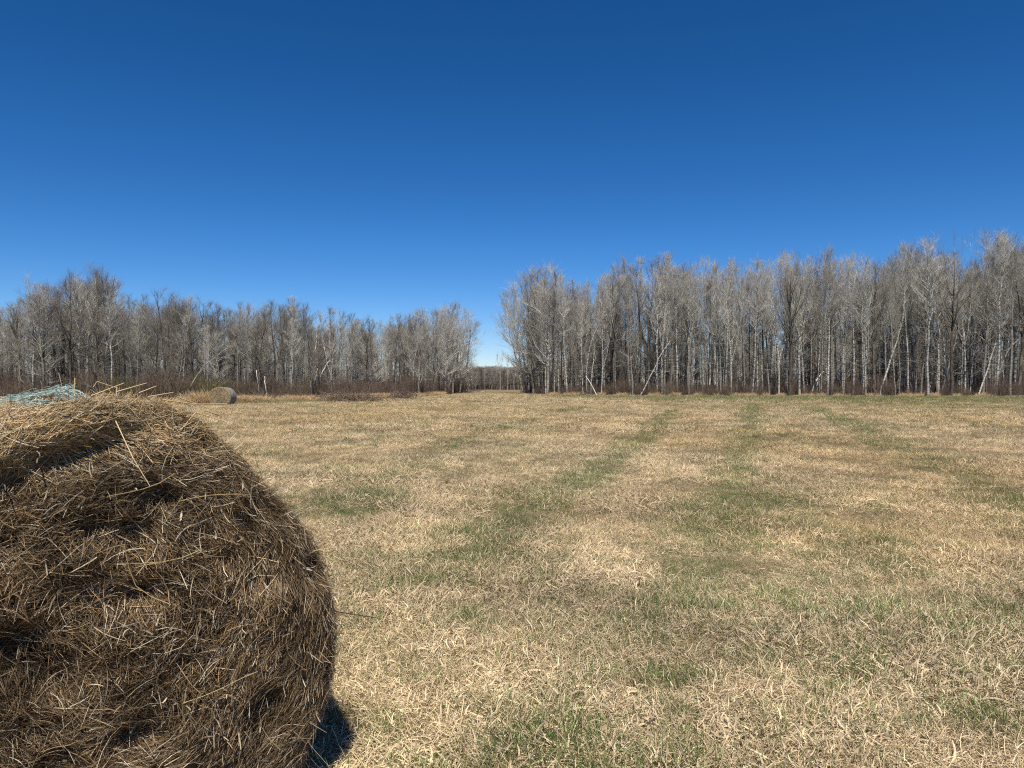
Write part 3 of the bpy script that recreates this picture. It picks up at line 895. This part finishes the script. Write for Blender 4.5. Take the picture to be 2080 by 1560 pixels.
n_tree = {}
def tree(a, x, y, H, label, group=None, lean=0.0, rz=None, wx=None, name='bare_tree', cat='tree'):
    g = rng
    s = H / a.H
    sx = s * (wx if wx else 1.0)
    r = empty(name, (x, y, 0))
    r.rotation_mode = 'ZYX'
    r.rotation_euler = (g.normal(0, .015), lean, g.uniform(0, 6.283) if rz is None else rz)
    r.scale = (sx, sx, s)
    tag(r, label, cat, group)
    link(bpy.data.objects.new('trunk', a.trunk), r)
    cr = link(bpy.data.objects.new('crown', a.crown), r)
    link(bpy.data.objects.new('twigs', a.twigs), cr)
    return r

TOPS_R = np.array([(1040, 640), (1062, 590), (1092, 553), (1150, 545), (1200, 572), (1250, 540), (1290, 520), (1340, 512), (1400, 524), (1440, 516), (1500, 524), (1560, 519), (1600, 510),
                   (1640, 525), (1680, 500), (1740, 517), (1780, 535), (1820, 495), (1880, 480), (1930, 513), (1978, 530), (2022, 463), (2080, 480), (2300, 470)], float)
TOPS_L = np.array([(-300, 590), (0, 612), (40, 606), (66, 560), (100, 590), (140, 556), (200, 545), (232, 560), (250, 606), (290, 595), (350, 590), (400, 605), (440, 620), (500, 615), (560, 612), (610, 600),
                   (645, 637), (680, 620), (720, 630), (750, 648), (790, 634), (830, 622), (870, 630), (910, 625), (935, 642), (950, 685)], float)
def top_h(tab, px, depth, jit):
    row = np.interp(px, tab[:, 0], tab[:, 1]) + jit
    return (CAM_H + (780 - row) / FPX * depth) * .95

MARKS_R = [(1085, 'at its gap corner'), (1195, 'near its bent white trunk'), (1246, 'near its thickest dark trunk'), (1300, 'near its steeply tilted white trunk'), (1345, 'near its crown-topping white tree'),
           (1420, 'between its tilted and clean white trunks'), (1485, 'near its clean bright white trunk'), (1545, 'between its clean white trunk and dark fork'), (1604, 'near its dark forked tree'), (1690, 'near its propped fallen branch'),
           (1790, 'near its slanting bright white trunk'), (1850, 'near its leaning black trunk'), (1890, 'near its broad-crowned white tree'), (1934, 'near its big dark tree'), (1990, 'near its slanting paired trunks'), (2050, 'near its tallest white-barked tree')]
MARKS_L = [(66, 'above the bale netting'), (140, 'near its broad dark tree'), (200, 'near its tallest dark tree'), (280, 'between its tallest tree and arching trunk'), (370, 'near its thin arching trunk'), (450, 'right behind the wrapped bale'),
           (530, 'near its two pale stubs'), (592, 'near its tallest white-barked tree'), (640, 'near its snapped leaning trunk'), (690, 'behind the dark cut brush'), (750, 'behind the low stick tangle'), (815, 'behind the reddish twiggy heap'), (870, 'between reddish heap and gap corner'), (920, 'at its gap corner')]
BARK = {'pale': 'white-barked', 'grey': 'grey-barked', 'dark': 'dark-barked'}
def label_for(side, kind, px, size, row):
    mk = min(MARKS_R if side == 'r' else MARKS_L, key=lambda q: abs(q[0] - px))[1]
    lab = '%s %s bare tree %s the %s wood, %s' % (size, BARK[kind], row, 'tall' if side == 'r' else 'low', mk)
    return lab, 'trees: ' + lab
g = np.random.default_rng(31)
def place_side(side, n, pxr, drange, mixp, tab, edge):
    """front trees of a wood as single things: stratified along the edge"""
    pxs = np.linspace(pxr[0], pxr[1], n) + g.uniform(-1, 1, n) * (pxr[1] - pxr[0]) / n
    for i, px in enumerate(pxs):
        dep = edge(px) + g.uniform(*drange)
        kind = g.choice(['pale', 'grey', 'dark', 'thin', 'bushy'], p=mixp)
        jit = abs(g.normal(0, 22)) - 4
        if kind in ('thin', 'bushy'):
            a = (A_thin if kind == 'thin' else A_bushy)[g.integers(0, 4 if kind == 'thin' else 3)]
            jit += 45 if kind == 'thin' else 10
        else:
            L_ = {'pale': A_pale, 'grey': A_grey, 'dark': A_dark}[kind]
            a = L_[g.integers(0, len(L_))]
        H = max(4.5, top_h(tab, px, dep, jit))
        lab, grp = label_for(side, a.kind, px, {'thin': 'thin', 'bushy': 'bushy'}.get(kind, 'slender' if kind == 'pale' else 'straight'), 'fronting' if drange[0] < 3 else 'inside')
        tree(a, gx(px, dep), dep, H, lab, grp, lean=g.normal(0, .025), wx=g.uniform(.85, 1.3) * (1.05 if side == 'r' else 1.25))
place_side('r', 84, (1072, 2110), (.5, 5), [.46, .24, .08, .22, .0], TOPS_R, edge_r)
place_side('r', 88, (1066, 2130), (5, 14), [.44, .30, .16, .10, .0], TOPS_R, edge_r)
place_side('l', 62, (-40, 945), (2, 8), [.22, .26, .28, .12, .12], TOPS_L, edge_l)
place_side('l', 66, (-60, 940), (8, 17), [.22, .30, .40, .04, .04], TOPS_L, edge_l)
# crowns leaning out over the gap from both woods
for px, dd, row, lean, ai, sd in ((1066, 1, 600, -.16, 0, 'r'), (1074, 3, 585, -.12, 1, 'r'), (1084, 0, 570, -.08, 0, 'r'), (1062, 6, 620, -.20, 1, 'r'), (1096, 2, 560, -.03, 0, 'r'), (1112, 1, 556, .02, 1, 'r'),
                                  (934, 0, 640, .08, 1, 'l'), (920, 2, 628, .05, 0, 'l'), (905, 0, 632, .02, 1, 'l'), (942, 4, 660, .10, 0, 'l'), (880, 0, 640, 0, 0, 'l'), (850, -1, 640, 0, 0, 'l')):
    e = edge_r(px) if sd == 'r' else edge_l(px)
    dep = min(e, 135) + dd
    H = CAM_H + (780 - row) / FPX * dep
    a = A_bushy[ai]
    tree(a, gx(px, dep), dep, H, ('bushy %s-barked tree leaning over the grassy gap from the %s wood' % (a.kind if a.kind != 'pale' else 'white', 'tall' if sd == 'r' else 'low')) if abs(lean) > .06 else label_for(sd, a.kind, px, 'bushy', 'fronting')[0],
         ('trees leaning over the gap, %s wood %s' % (sd == 'r' and 'tall' or 'low', a.kind)) if abs(lean) > .06 else label_for(sd, a.kind, px, 'bushy', 'fronting')[1], lean=lean, wx=1.15 if sd == 'r' else 1.35, rz=g.uniform(0, 6))

# trees that stand out
def hero(a, px, row_top, dd, label, lean=0, wx=1.0, side='r', name='bare_tree', rz=0.5):
    dep = (edge_r(px) if side == 'r' else edge_l(px)) + dd
    return tree(a, gx(px, dep), dep, (CAM_H + (780 - row_top) / FPX * dep) * .94, label, None, lean, rz, wx, name)
hero(A_vase, 1604, 535, 0, 'dark forked tree with wide rising limbs amid white trunks', wx=.8)
hero(A_vase, 1934, 512, 1, 'big dark tree with dense upswept limbs beside drooping broken limb', wx=.72, rz=2.2)
hero(A_dark[1], 1246, 540, 2, 'thick dark trunk with bushy crown behind the bent white tree', wx=1.3)
hero(A_broad, 140, 572, 3, 'dark broad-crowned tree with open twigs above the hay bale', side='l', wx=1.1)
hero(A_broad, 200, 563, 6, 'tallest dark tree of the low wood with fanned crown', side='l', wx=1.0, rz=3)
hero(A_spread, 194, 640, -3, 'low spreading tree with level lower limbs before the low wood', side='l', wx=.8)
hero(A_pale[2], 66, 558, 4, 'tall white-trunked tree with open forked top over the bale netting', side='l', wx=1.15)
hero(A_pale[3], 592, 600, 5, 'tall white-barked tree rising above the low wood behind two pale stubs', side='l', wx=1.3)
hero(A_pale[1], 497, 618, 5, 'white-barked tree with low side branch beside the wrapped bale', side='l', wx=1.3)
hero(A_pale[4], 1485, 530, 0, 'clean bright white trunk standing at the front edge of the tall wood', wx=1.0)
hero(A_pale[0], 2024, 463, 2, 'tallest white-barked tree with wide crown in the tall wood', wx=1.45)
hero(A_pale[5], 1885, 480, 1, 'white-barked tree with high broad crown beside big dark tree', wx=1.4)
hero(A_pale[3], 1345, 512, 3, 'tall white-barked tree with crown rising above its neighbours', wx=1.3)
hero(A_grey[3], 1690, 500, 2, 'tall grey-barked tree with wide pale crown between forked and leaning trees', wx=1.35)

def limb(name, pts, r0, r1, label, mat, twigs=0, seed=0, cat='tree', twl=(.3, 1.2)):
    """leaning or broken trunk through points (pixel, row, depth); base on the ground"""
    q = np.array([pt(*p) for p in pts]); q[0, 2] = -.03
    s = np.linspace(0, 1, len(q)); K = 12; t = np.linspace(0, 1, K)
    gg = np.random.default_rng(seed + 900)
    P = np.stack([np.interp(t, s, q[:, j]) for j in range(3)], -1)
    P[1:-1] = .25 * P[:-2] + .5 * P[1:-1] + .25 * P[2:]
    P[1:, :] += gg.normal(0, .015, (K - 1, 3))
    P[1:-1, 1] += gg.normal(0, .08, K - 2)
    ln_ = np.linalg.norm(P[-1] - P[0]); bow = np.sin(t * math.pi) * ln_ * gg.uniform(-.018, .03) + np.sin(t * 2 * math.pi) * ln_ * gg.normal(0, .008)
    P[:, 0] += bow
    base = P[0].copy(); base[2] = 0
    r = empty(name, base)
    tag(r, label, cat)
    rad = np.linspace(r0, r1, K)
    Pc = np.concatenate([P, P[-1:] + (P[-1:] - P[-2:-1]) * .1]); rc = np.append(rad, r1 * .1)
    V, F = tubes((Pc - base)[None], rc[None], 8)
    MB().add(V, F, (.5, .47, .42)).build('trunk', mat, r)
    if twigs:
        f = gg.uniform(.35, 1, twigs); S0 = np.stack([np.interp(f, t, P[:, j]) for j in range(3)], -1)
        d0 = norm(P[-1] - P[0]); d = norm(d0 + gg.normal(0, .6, (twigs, 3)) + np.array([0, 0, .2])); l_ = gg.uniform(*twl, twigs)
        W = np.stack([S0, S0 + d * l_[:, None] * .5 + gg.normal(0, .06, (twigs, 3)), S0 + d * l_[:, None] + np.array([0, 0, .1])], 1)
        V, F = tubes(W - base, np.array([[.018, .012, .005]]) * np.ones((twigs, 1)), 3)
        MB().add(V, F, (.42, .39, .34)).build('twigs', M_twig, r)
    return r
eR, eL = edge_r, edge_l
limb('leaning_trunk', [(369, 808, 66), (395, 762, 66), (418, 737, 66.5), (468, 702, 67)], .075, .02, 'thin pale trunk arching down behind the wrapped bale', M_pale, 14, 1)
limb('dead_snag', [(527, 803, 68.6), (526, 785, 68.6), (521, 752, 68.6)], .055, .04, 'taller of two broken pale stubs standing in the brush', M_bare, 0, 2)
limb('dead_snag', [(541, 803, 68.4), (540, 795, 68.4), (537, 765, 68.4)], .065, .055, 'shorter thicker of two broken pale stubs standing in the brush', M_bare, 0, 3)
limb('leaning_trunk', [(636, 806, 76), (652, 762, 76), (661, 740, 76), (669, 732, 76)], .075, .045, 'straight pale snapped trunk leaning over dry grass at the low wood', M_bare, 0, 4)
limb('leaning_trunk', [(632, 806, 77), (640, 778, 77), (648, 740, 77.5), (648, 640, 78)], .075, .02, 'white trunk crossing behind the snapped leaning trunk', M_pale, 20, 41)
limb('leaning_trunk', [(628, 800, 74), (632, 760, 74), (640, 700, 74.5), (645, 640, 75)], .08, .02, 'slim white trunk bending beside the snapped leaning trunk', M_pale, 20, 5)
limb('leaning_trunk', [(906, 803, 112), (919, 768, 112), (924, 745, 112), (932, 700, 112)], .10, .03, 'curved white trunk at the low wood corner by the gap', M_pale, 20, 6)
limb('leaning_trunk', [(1300, 805, eR(1300)), (1325, 752, 97), (1340, 722, 97), (1362, 692, 98)], .095, .05, 'straight white trunk tilted steeply from tan grass in the tall wood', M_pale, 16, 7)
limb('leaning_trunk', [(1326, 801, 101), (1332, 768, 101), (1352, 730, 101)], .07, .03, 'thin pale pole tilted alongside the steep white trunk', M_pale, 6, 71)
limb('leaning_trunk', [(1192, 800, 100), (1193, 740, 100), (1203, 690, 100), (1215, 655, 100), (1240, 625, 100), (1262, 612, 100)], .10, .04, 'tall white trunk bent over to one side near the dark thick trunk', M_pale, 26, 8)
limb('leaning_trunk', [(1214, 805, 98), (1203, 785, 98.5), (1190, 764, 99)], .07, .05, 'short pale broken pole leaning back into the tall wood', M_bare, 0, 9)
limb('leaning_trunk', [(1786, 806, eR(1786)), (1802, 752, 92.5), (1822, 698, 93), (1835, 650, 93), (1838, 590, 93)], .12, .05, 'bright white trunk slanting from the brush then turning upright', M_pale, 30, 10)
limb('leaning_trunk', [(1986, 805, eR(1986)), (2000, 752, 92), (2022, 690, 92.5), (2050, 630, 93)], .10, .05, 'pale trunk slanting beside a parallel darker one near tall crowns', M_pale, 26, 11)
limb('leaning_trunk', [(2012, 803, eR(2012) + 1), (2026, 760, 92.5), (2048, 712, 93), (2068, 690, 93)], .11, .06, 'grey patchy trunk slanting parallel to the pale slanted one', M_grey, 20, 12)
limb('leaning_trunk', [(1912, 803, 94), (1925, 745, 94), (1937, 690, 94.5), (1945, 655, 95)], .15, .06, 'patchy grey trunk slanting in front of the big dark tree', M_grey, 20, 13)
limb('dead_snag', [(1646, 800, 95), (1662, 768, 95), (1690, 736, 95.5)], .08, .04, 'pale fallen branch propped up from the brush below the forked tree', M_bare, 4, 14)
limb('leaning_trunk', [(1846, 801, 96), (1858, 762, 96), (1880, 700, 96.5)], .16, .07, 'black trunk leaning among upright white trunks', M_dark, 14, 15)
limb('hanging_limb', [(1972, 800, 97), (1966, 730, 96), (1950, 680, 95), (1944, 650, 94)], .10, .07, 'dark broken limb hanging beside the big dark tree', M_dark, 30, 16)

# woods behind the front trees: one mass for each
def backing(name, n, pxr, drange, tab, edge, kinds, label, jit=14, wx=1.1, extra=None, skip=()):
    P, W, S, Rz = [], [], [], []
    pool = kinds
    while len(P) < n:
        px = g.uniform(*pxr); dep = edge(px) + g.uniform(*drange)
        if any(a < px < b and g.uniform() < pr for a, b, pr in skip): continue
        k = g.integers(0, len(pool)); a = pool[k]
        H = max(4, top_h(tab, px, dep, abs(g.normal(0, jit)) + 8)) * g.uniform(.85, 1)
        if extra: H = extra(H)
        s = H / a.H; sx = s * wx * g.uniform(.8, 1.2)
        P.append((gx(px, dep), dep, 0)); W.append(k); S.append((sx, sx, s)); Rz.append(g.uniform(0, 6.283))
    return scatter(name, np.array(P), W, [a.both for a in pool], np.array(S), Rz, np.ones((n, 3)), label, 'woods')
poolR = A_pale[:3] + A_grey[:3] + A_dark[:3]
poolL = A_grey[1:5] + A_dark[1:5] + A_pale[:1]
backing('tall_wood', 300, (1085, 2300), (14, 40), TOPS_R, edge_r, poolR, 'dense mass of bare trees deep inside the tall wood', skip=((1255, 1330, .55), (1570, 1625, .5)))
backing('low_wood', 330, (-250, 925), (15, 42), TOPS_L, edge_l, poolL, 'dense mass of bare trees deep inside the low wood', skip=((-50, 130, .5),))

poolF = A_bushy + A_thin + A_bushy[:1]
backing('tall_wood_thicket', 640, (1075, 2300), (5, 70), TOPS_R, edge_r, poolF, 'thicket of thin young trees filling the tall wood between trunks', wx=1.5, extra=lambda H: g.uniform(4.5, 12))
backing('low_wood_thicket', 460, (-250, 940), (4, 50), TOPS_L, edge_l, poolF, 'thicket of thin young trees filling the low wood between trunks', wx=1.5, extra=lambda H: min(H, g.uniform(3.5, 8)))

# far wood closing the gap
pool = [A_bushy[2], A_thin[1], A_bushy[2], A_bushy[0], A_thin[0]]
nf = 1500
P, W, S, Rz = [], [], [], []
for i in range(nf):
    y = FAR_D + g.uniform(2, 45); x = g.uniform(-1.0, 1.0) * y if i % 3 else g.uniform(-.12, .06) * y
    k = g.integers(0, len(pool)); H = g.uniform(4.6, 6.3) * y / 215
    s = H / pool[k].H
    P.append((x, y, 0)); W.append(k); S.append((s * 1.8, s * 1.8, s)); Rz.append(g.uniform(0, 6.283))
scatter('far_wood', np.array(P), W, [a.both for a in pool], np.array(S), Rz, np.ones((nf, 3)), 'distant low brown wood closing the end of the grassy gap', 'woods')
# single pale trees in front of the far wood
for px, row, dep, a, lab in ((1016, 716, 178, A_pale[2], 'white-trunked tree with narrow crown alone in the gap'),
                             (1031, 722, 172, A_pale[0], 'white-trunked tree with forked thin crown in the gap'),
                             (1044, 735, 165, A_pale[4], 'first of three slim pale trees against the tall wood corner'),
                             (1005, 744, 190, A_thin[0], 'thin dark sapling beside the lone gap tree'),
                             (985, 752, 195, A_thin[2], 'small pale forked tree before the far wood'),
                             (961, 752, 195, A_thin[2], 'small upright white sapling before the far wood'),
                             (944, 735, 160, A_pale[1], 'thin white trunk by the brush heap at the gap')):
    tree(a, gx(px, dep), dep, CAM_H + (780 - row) / FPX * dep, lab, None, lean=g.normal(0, .02), wx=1.1)
limb('leaning_trunk', [(948, 793, 172), (952, 775, 172), (957, 765, 172)], .08, .04, 'pale stick leaning at the gap corner beside the brush heap', M_bare, 0, 21)
limb('leaning_trunk', [(951, 793, 176), (954, 778, 176), (958, 770, 176)], .08, .04, 'shorter pale stick leaning at the gap corner beside the brush heap', M_bare, 0, 22)

# ------------------------------------------------------------------ shrubs, undergrowth, tall dry grass
def shrub_mesh(seed, H, n, spread, cols, ntw=12, name='shrub'):
    g = np.random.default_rng(seed)
    az = g.uniform(0, 6.283, n); tilt = np.abs(g.normal(0, spread, n)); L = H * g.uniform(.45, 1.0, n)
    K = 5; t = np.linspace(0, 1, K)
    b = g.normal(0, .12 * H, (n, 2)); el = math.pi / 2 - tilt[:, None] + np.cumsum(g.normal(0, .12, (n, K)), 1) + .2 * tilt[:, None] * t
    azp = az[:, None] + np.cumsum(g.normal(0, .2, (n, K)), 1)
    d = np.stack([np.cos(el) * np.cos(azp), np.cos(el) * np.sin(azp), np.sin(el)], -1) * (L / (K - 1))[:, None, None]
    P = np.concatenate([b, np.full((n, 1), -.02)], 1)[:, None] + np.concatenate([np.zeros((n, 1, 3)), np.cumsum(d[:, :-1], 1)], 1)
    m = MB(); k = g.uniform(0, 1, (n, 1)); c = cols[0] * (1 - k) + cols[1] * k
    V, F = tubes(P, np.linspace(.013, .004, K)[None] * g.uniform(.7, 1.2, n)[:, None], 3); m.add(V, F, colrep(c, K * 3))
    q = n * ntw; si = np.repeat(np.arange(n), ntw)
    f = g.uniform(.25, 1, q) * (K - 1); i0 = np.minimum(f.astype(int), K - 2); fr = (f - i0)[:, None]
    W0 = P[si, i0] * (1 - fr) + P[si, i0 + 1] * fr
    wd = norm(norm(P[si, i0 + 1] - P[si, i0]) + g.normal(0, .5, (q, 3)) + np.array([0, 0, .2])); wl_ = g.uniform(.12, .4, q) * H / 2
    WP = np.stack([W0, W0 + wd * wl_[:, None]], 1)
    k = g.uniform(0, 1, (q, 1))
    V, F = ribbons(WP, np.array([[.008, .004]]) * np.ones((q, 1)), norm(np.cross(wd, g.normal(0, 1, (q, 3))))); m.add(V, F, colrep(cols[0] * (1 - k) + cols[1] * k, 4))
    return m.mesh(name, M_twig)
RED = np.array([[.085, .06, .05], [.24, .175, .145]])
BRN = np.array([[.085, .062, .045], [.22, .17, .125]])
OLV = np.array([[.09, .08, .035], [.21, .19, .085]])
sh_red = [shrub_mesh(600 + i, 2.0, 46, .30, RED) for i in range(3)]
sh_brn = [shrub_mesh(610 + i, 2.2, 42, .34, BRN) for i in range(3)]
sh_olv = [shrub_mesh(620 + i, 2.4, 46, .32, OLV) for i in range(2)]
sh_up = [shrub_mesh(630 + i, 2.2, 34, .10, RED if i % 2 else BRN, 8) for i in range(3)]

def undergrowth(name, n, pxr, drange, edge, pool, hs, label):
    px = g.uniform(*pxr, n); dep = edge(px) + g.uniform(*drange, n) + (fbm2(px, px * 0 + 5, .05, 71, 3) - .5) * 4
    s = hs[0] + (hs[1] - hs[0]) * np.clip(g.uniform(0, 1, n) * .7 + (fbm2(px, dep, .03, 44, 3) - .42) * 1.6, 0, 1.25)
    return scatter(name, np.stack([gx(px, dep), dep, np.zeros(n)], -1), g.integers(0, len(pool), n), pool, s, g.uniform(0, 6.283, n), np.ones((n, 3)), label, 'undergrowth')
undergrowth('undergrowth', 1100, (1066, 2150), (.2, 14), edge_r, sh_up + sh_up + sh_red[:1] + sh_brn[:2], (.25, 1.3), 'upright reddish brush along the foot of the tall wood')
undergrowth('undergrowth', 1500, (-80, 945), (2.0, 16), edge_l, sh_brn + sh_brn + sh_red[:1] + sh_up, (.4, 1.35), 'tangled brown brush along the foot of the low wood')

def shrub(me, px, dep, s, lab, grp=None):
    o = empty('bare_shrub', (gx(px, dep), dep, 0)); o.rotation_euler = (0, 0, g.uniform(0, 6.28)); o.scale = (s * 1.15, s * 1.15, s)
    tag(o, lab, 'shrub', grp)
    link(bpy.data.objects.new('branches', me), o)
for px in np.linspace(690, 900, 22):
    p = px + g.uniform(-6, 6)
    shrub(sh_red[g.integers(0, 3)], p, edge_l(p) + g.uniform(-.5, 3), g.uniform(.9, 1.35), 'dense reddish-brown bare shrub along the low wood near the gap', 'reddish shrubs at the low wood')
for px in np.linspace(400, 690, 20):
    p = px + g.uniform(-8, 8)
    shrub(sh_brn[g.integers(0, 3)], p, edge_l(p) + g.uniform(2, 5), g.uniform(.8, 1.3), 'grey-brown bare shrub in front of the low wood behind dry grass', 'brown shrubs at the low wood')
for px, dd, s in ((415, 1, 1.1), (440, 2, 1.25), (462, 1.5, 1.0), (232, 1, 1.2), (262, 2, 1.1), (395, 3, 1.2)):
    shrub(sh_olv[g.integers(0, 2)], px, edge_l(px) + dd, s, 'olive-green budding shrub in the brush behind the bales', 'olive shrubs behind the bales')
for px in (20, 60, 105, 160, 215, 300, 340):
    shrub(sh_brn[px % 3], px, edge_l(px) + g.uniform(0, 2), g.uniform(1.0, 1.5), 'bare brown shrub before the low wood above the netting-topped bale', 'brown shrubs above the near bale')

# low cut brush heaps lying on the tan grass
def brush_heap(px, row, w, h, n, lab, seed, col=BRN):
    gg = np.random.default_rng(seed); c = ground(px, row); c = c + np.array([0, .6])
    a = gg.uniform(0, 6.283, n); P0 = np.stack([gg.normal(0, w / 3, n), gg.normal(0, w / 5, n), gg.uniform(.02, h * .8, n)], -1)
    L = gg.uniform(.5, 1.5, n); el = gg.normal(.55, .4, n)
    d = np.stack([np.cos(el) * np.cos(a), np.cos(el) * np.sin(a) * .6, np.sin(el)], -1) * L[:, None]
    P = np.stack([P0 - d * .4, P0 + gg.normal(0, .05, (n, 3)), P0 + d * .6], 1); P[..., 2] = np.maximum(P[..., 2], .02)
    k = gg.uniform(0, 1, (n, 1))
    V, F = tubes(P, np.array([[.018, .014, .006]]) * gg.uniform(.6, 1.6, (n, 1)), 3)
    o = empty('brush_heap', (c[0], c[1], 0)); tag(o, lab, 'brush heap')
    MB().add(V, F, colrep(col[0] * (1 - k) + col[1] * k, 9)).build('sticks', M_twig, o)
    return o
brush_heap(690, 818, 3.2, 1.0, 320, 'dark heap of cut brush between two tan grass patches', 1)
brush_heap(740, 817, 2.6, .8, 220, 'low tangle of grey sticks beside the dark cut brush heap', 2)
brush_heap(520, 817, 3.0, .9, 260, 'tangled grey sticks just past the wrapped bale', 3)
brush_heap(815, 812, 2.4, 1.0, 240, 'reddish twiggy heap in tan grass near the gap', 4, RED)
brush_heap(610, 815, 2.2, .8, 200, 'brown twiggy heap below the snapped leaning trunk', 5)
brush_heap(930, 797, 6.5, 2.6, 420, 'big dark brush heap at the gap corner of the low wood', 6)

def dry_tuft(seed, H=.8, n=70, rad=.3):
    return tuft_dry(seed, H, n, rad)
def tuft_dry(seed, H, n, rad):
    g = np.random.default_rng(seed)
    r = rad * np.sqrt(g.uniform(0, 1, n)); a = g.uniform(0, 6.283, n)
    P0 = np.stack([r * np.cos(a), r * np.sin(a), np.zeros(n)], -1); az = a + g.normal(0, .8, n); L = H * g.uniform(.5, 1.1, n)
    K = 4; t = np.linspace(0, 1, K); el = np.clip(g.normal(1.2, .25, n), .4, 1.55)[:, None] - g.uniform(.1, 1.5, n)[:, None] * t
    d = np.stack([np.cos(el) * np.cos(az)[:, None], np.cos(el) * np.sin(az)[:, None], np.sin(el)], -1) * (L / (K - 1))[:, None, None]
    P = P0[:, None] + np.concatenate([np.zeros((n, 1, 3)), np.cumsum(d[:, :-1], 1)], 1); P[..., 2] = np.maximum(P[..., 2], 0)
    k = g.uniform(0, 1, (n, 1)); c = np.array([.42, .29, .15]) * (1 - k) + np.array([.78, .60, .36]) * k
    V, F = ribbons(P, g.uniform(.010, .022, n)[:, None] * np.array([[.8, 1, .8, .2]]), norm(np.cross(norm(P[:, -1] - P[:, 0]), g.normal(0, 1, (n, 3)))))
    return MB().add(V, F, colrep(c, 8)).mesh('dry_grass', M_dry, smooth=False)
dsrc = [tuft_dry(700 + i, .85, 70, .3) for i in range(4)]
def tall_grass(name, px, dep, s, label):
    n = len(px)
    scatter(name, np.stack([gx(px, dep), dep, np.zeros(n)], -1), g.integers(0, 4, n), dsrc, s, g.uniform(0, 6.283, n), np.ones((n, 3)), label, 'tall grass')
n = 4200; px = np.concatenate([g.uniform(380, 900, n), g.uniform(-60, 380, 500)])
patch = fbm2(px, px * 0 + 3, .03, 8, 2)
dep = edge_l(px) - 3.0 + g.uniform(0, 1, len(px)) ** 1.2 * 5.0
ok = g.uniform(0, 1, len(px)) < np.clip((patch - .25) * 2.2, .15, 1)
tall_grass('tall_dry_grass', px[ok], dep[ok], g.uniform(.45, .95, ok.sum()), 'tan matted tall grass along the foot of the low wood')
n = 1800; px = g.uniform(1085, 2120, n); patch = fbm2(px, px * 0 + 9, .02, 18, 2)
dep = edge_r(px) - .5 + g.uniform(0, 1, n) * 2.0
tall_grass('tall_dry_grass', px, dep + g.normal(0, .5, n), .14 + .32 * g.uniform(0, 1, n) ** 2 + .6 * (fbm2(px, dep * 0, .09, 19, 2) > .6) * g.uniform(.2, 1, n), 'thin tan fringe of tall grass along the foot of the tall wood')
# the bright clump by the wrapped bale
co = empty('dry_grass_clump', (gx(407, 57.0), 57.0, 0)); tag(co, 'bright tan dry grass clump beside the wrapped bale', 'grass clump')
for i in range(14):
    o = link(bpy.data.objects.new('grass_tuft', dsrc[i % 4]), co)
    o.location = (g.normal(0, .55), g.normal(0, .4), 0); s = g.uniform(1.3, 1.8); o.scale = (s, s, s); o.rotation_euler = (0, 0, g.uniform(0, 6.28))

# two pale boards lying at the mouth of the gap
for px, w_, lab in ((963, .95, 'short pale board lying in the grass gap by the brush heap'), (980, .8, 'second pale board lying farther along the grass gap')):
    c = ground(px, 797)
    h = .07; pr = [(-w_ / 2, -.12), (w_ / 2, -.10), (w_ / 2 - .05, .12), (-w_ / 2 + .03, .13)]
    V = np.array([(a_, b_, z_) for z_ in (.0, h) for a_, b_ in pr])
    F = [(0, 3, 2, 1), (4, 5, 6, 7), (0, 1, 5, 4), (1, 2, 6, 5), (2, 3, 7, 6), (3, 0, 4, 7)]
    o = MB().add(V, F, (.6, .55, .45)).build('board', M_bare, smooth=False)
    o.location = (c[0], c[1], .05); o.rotation_euler = (R(6), 0, R(4))
    tag(o, lab, 'board')
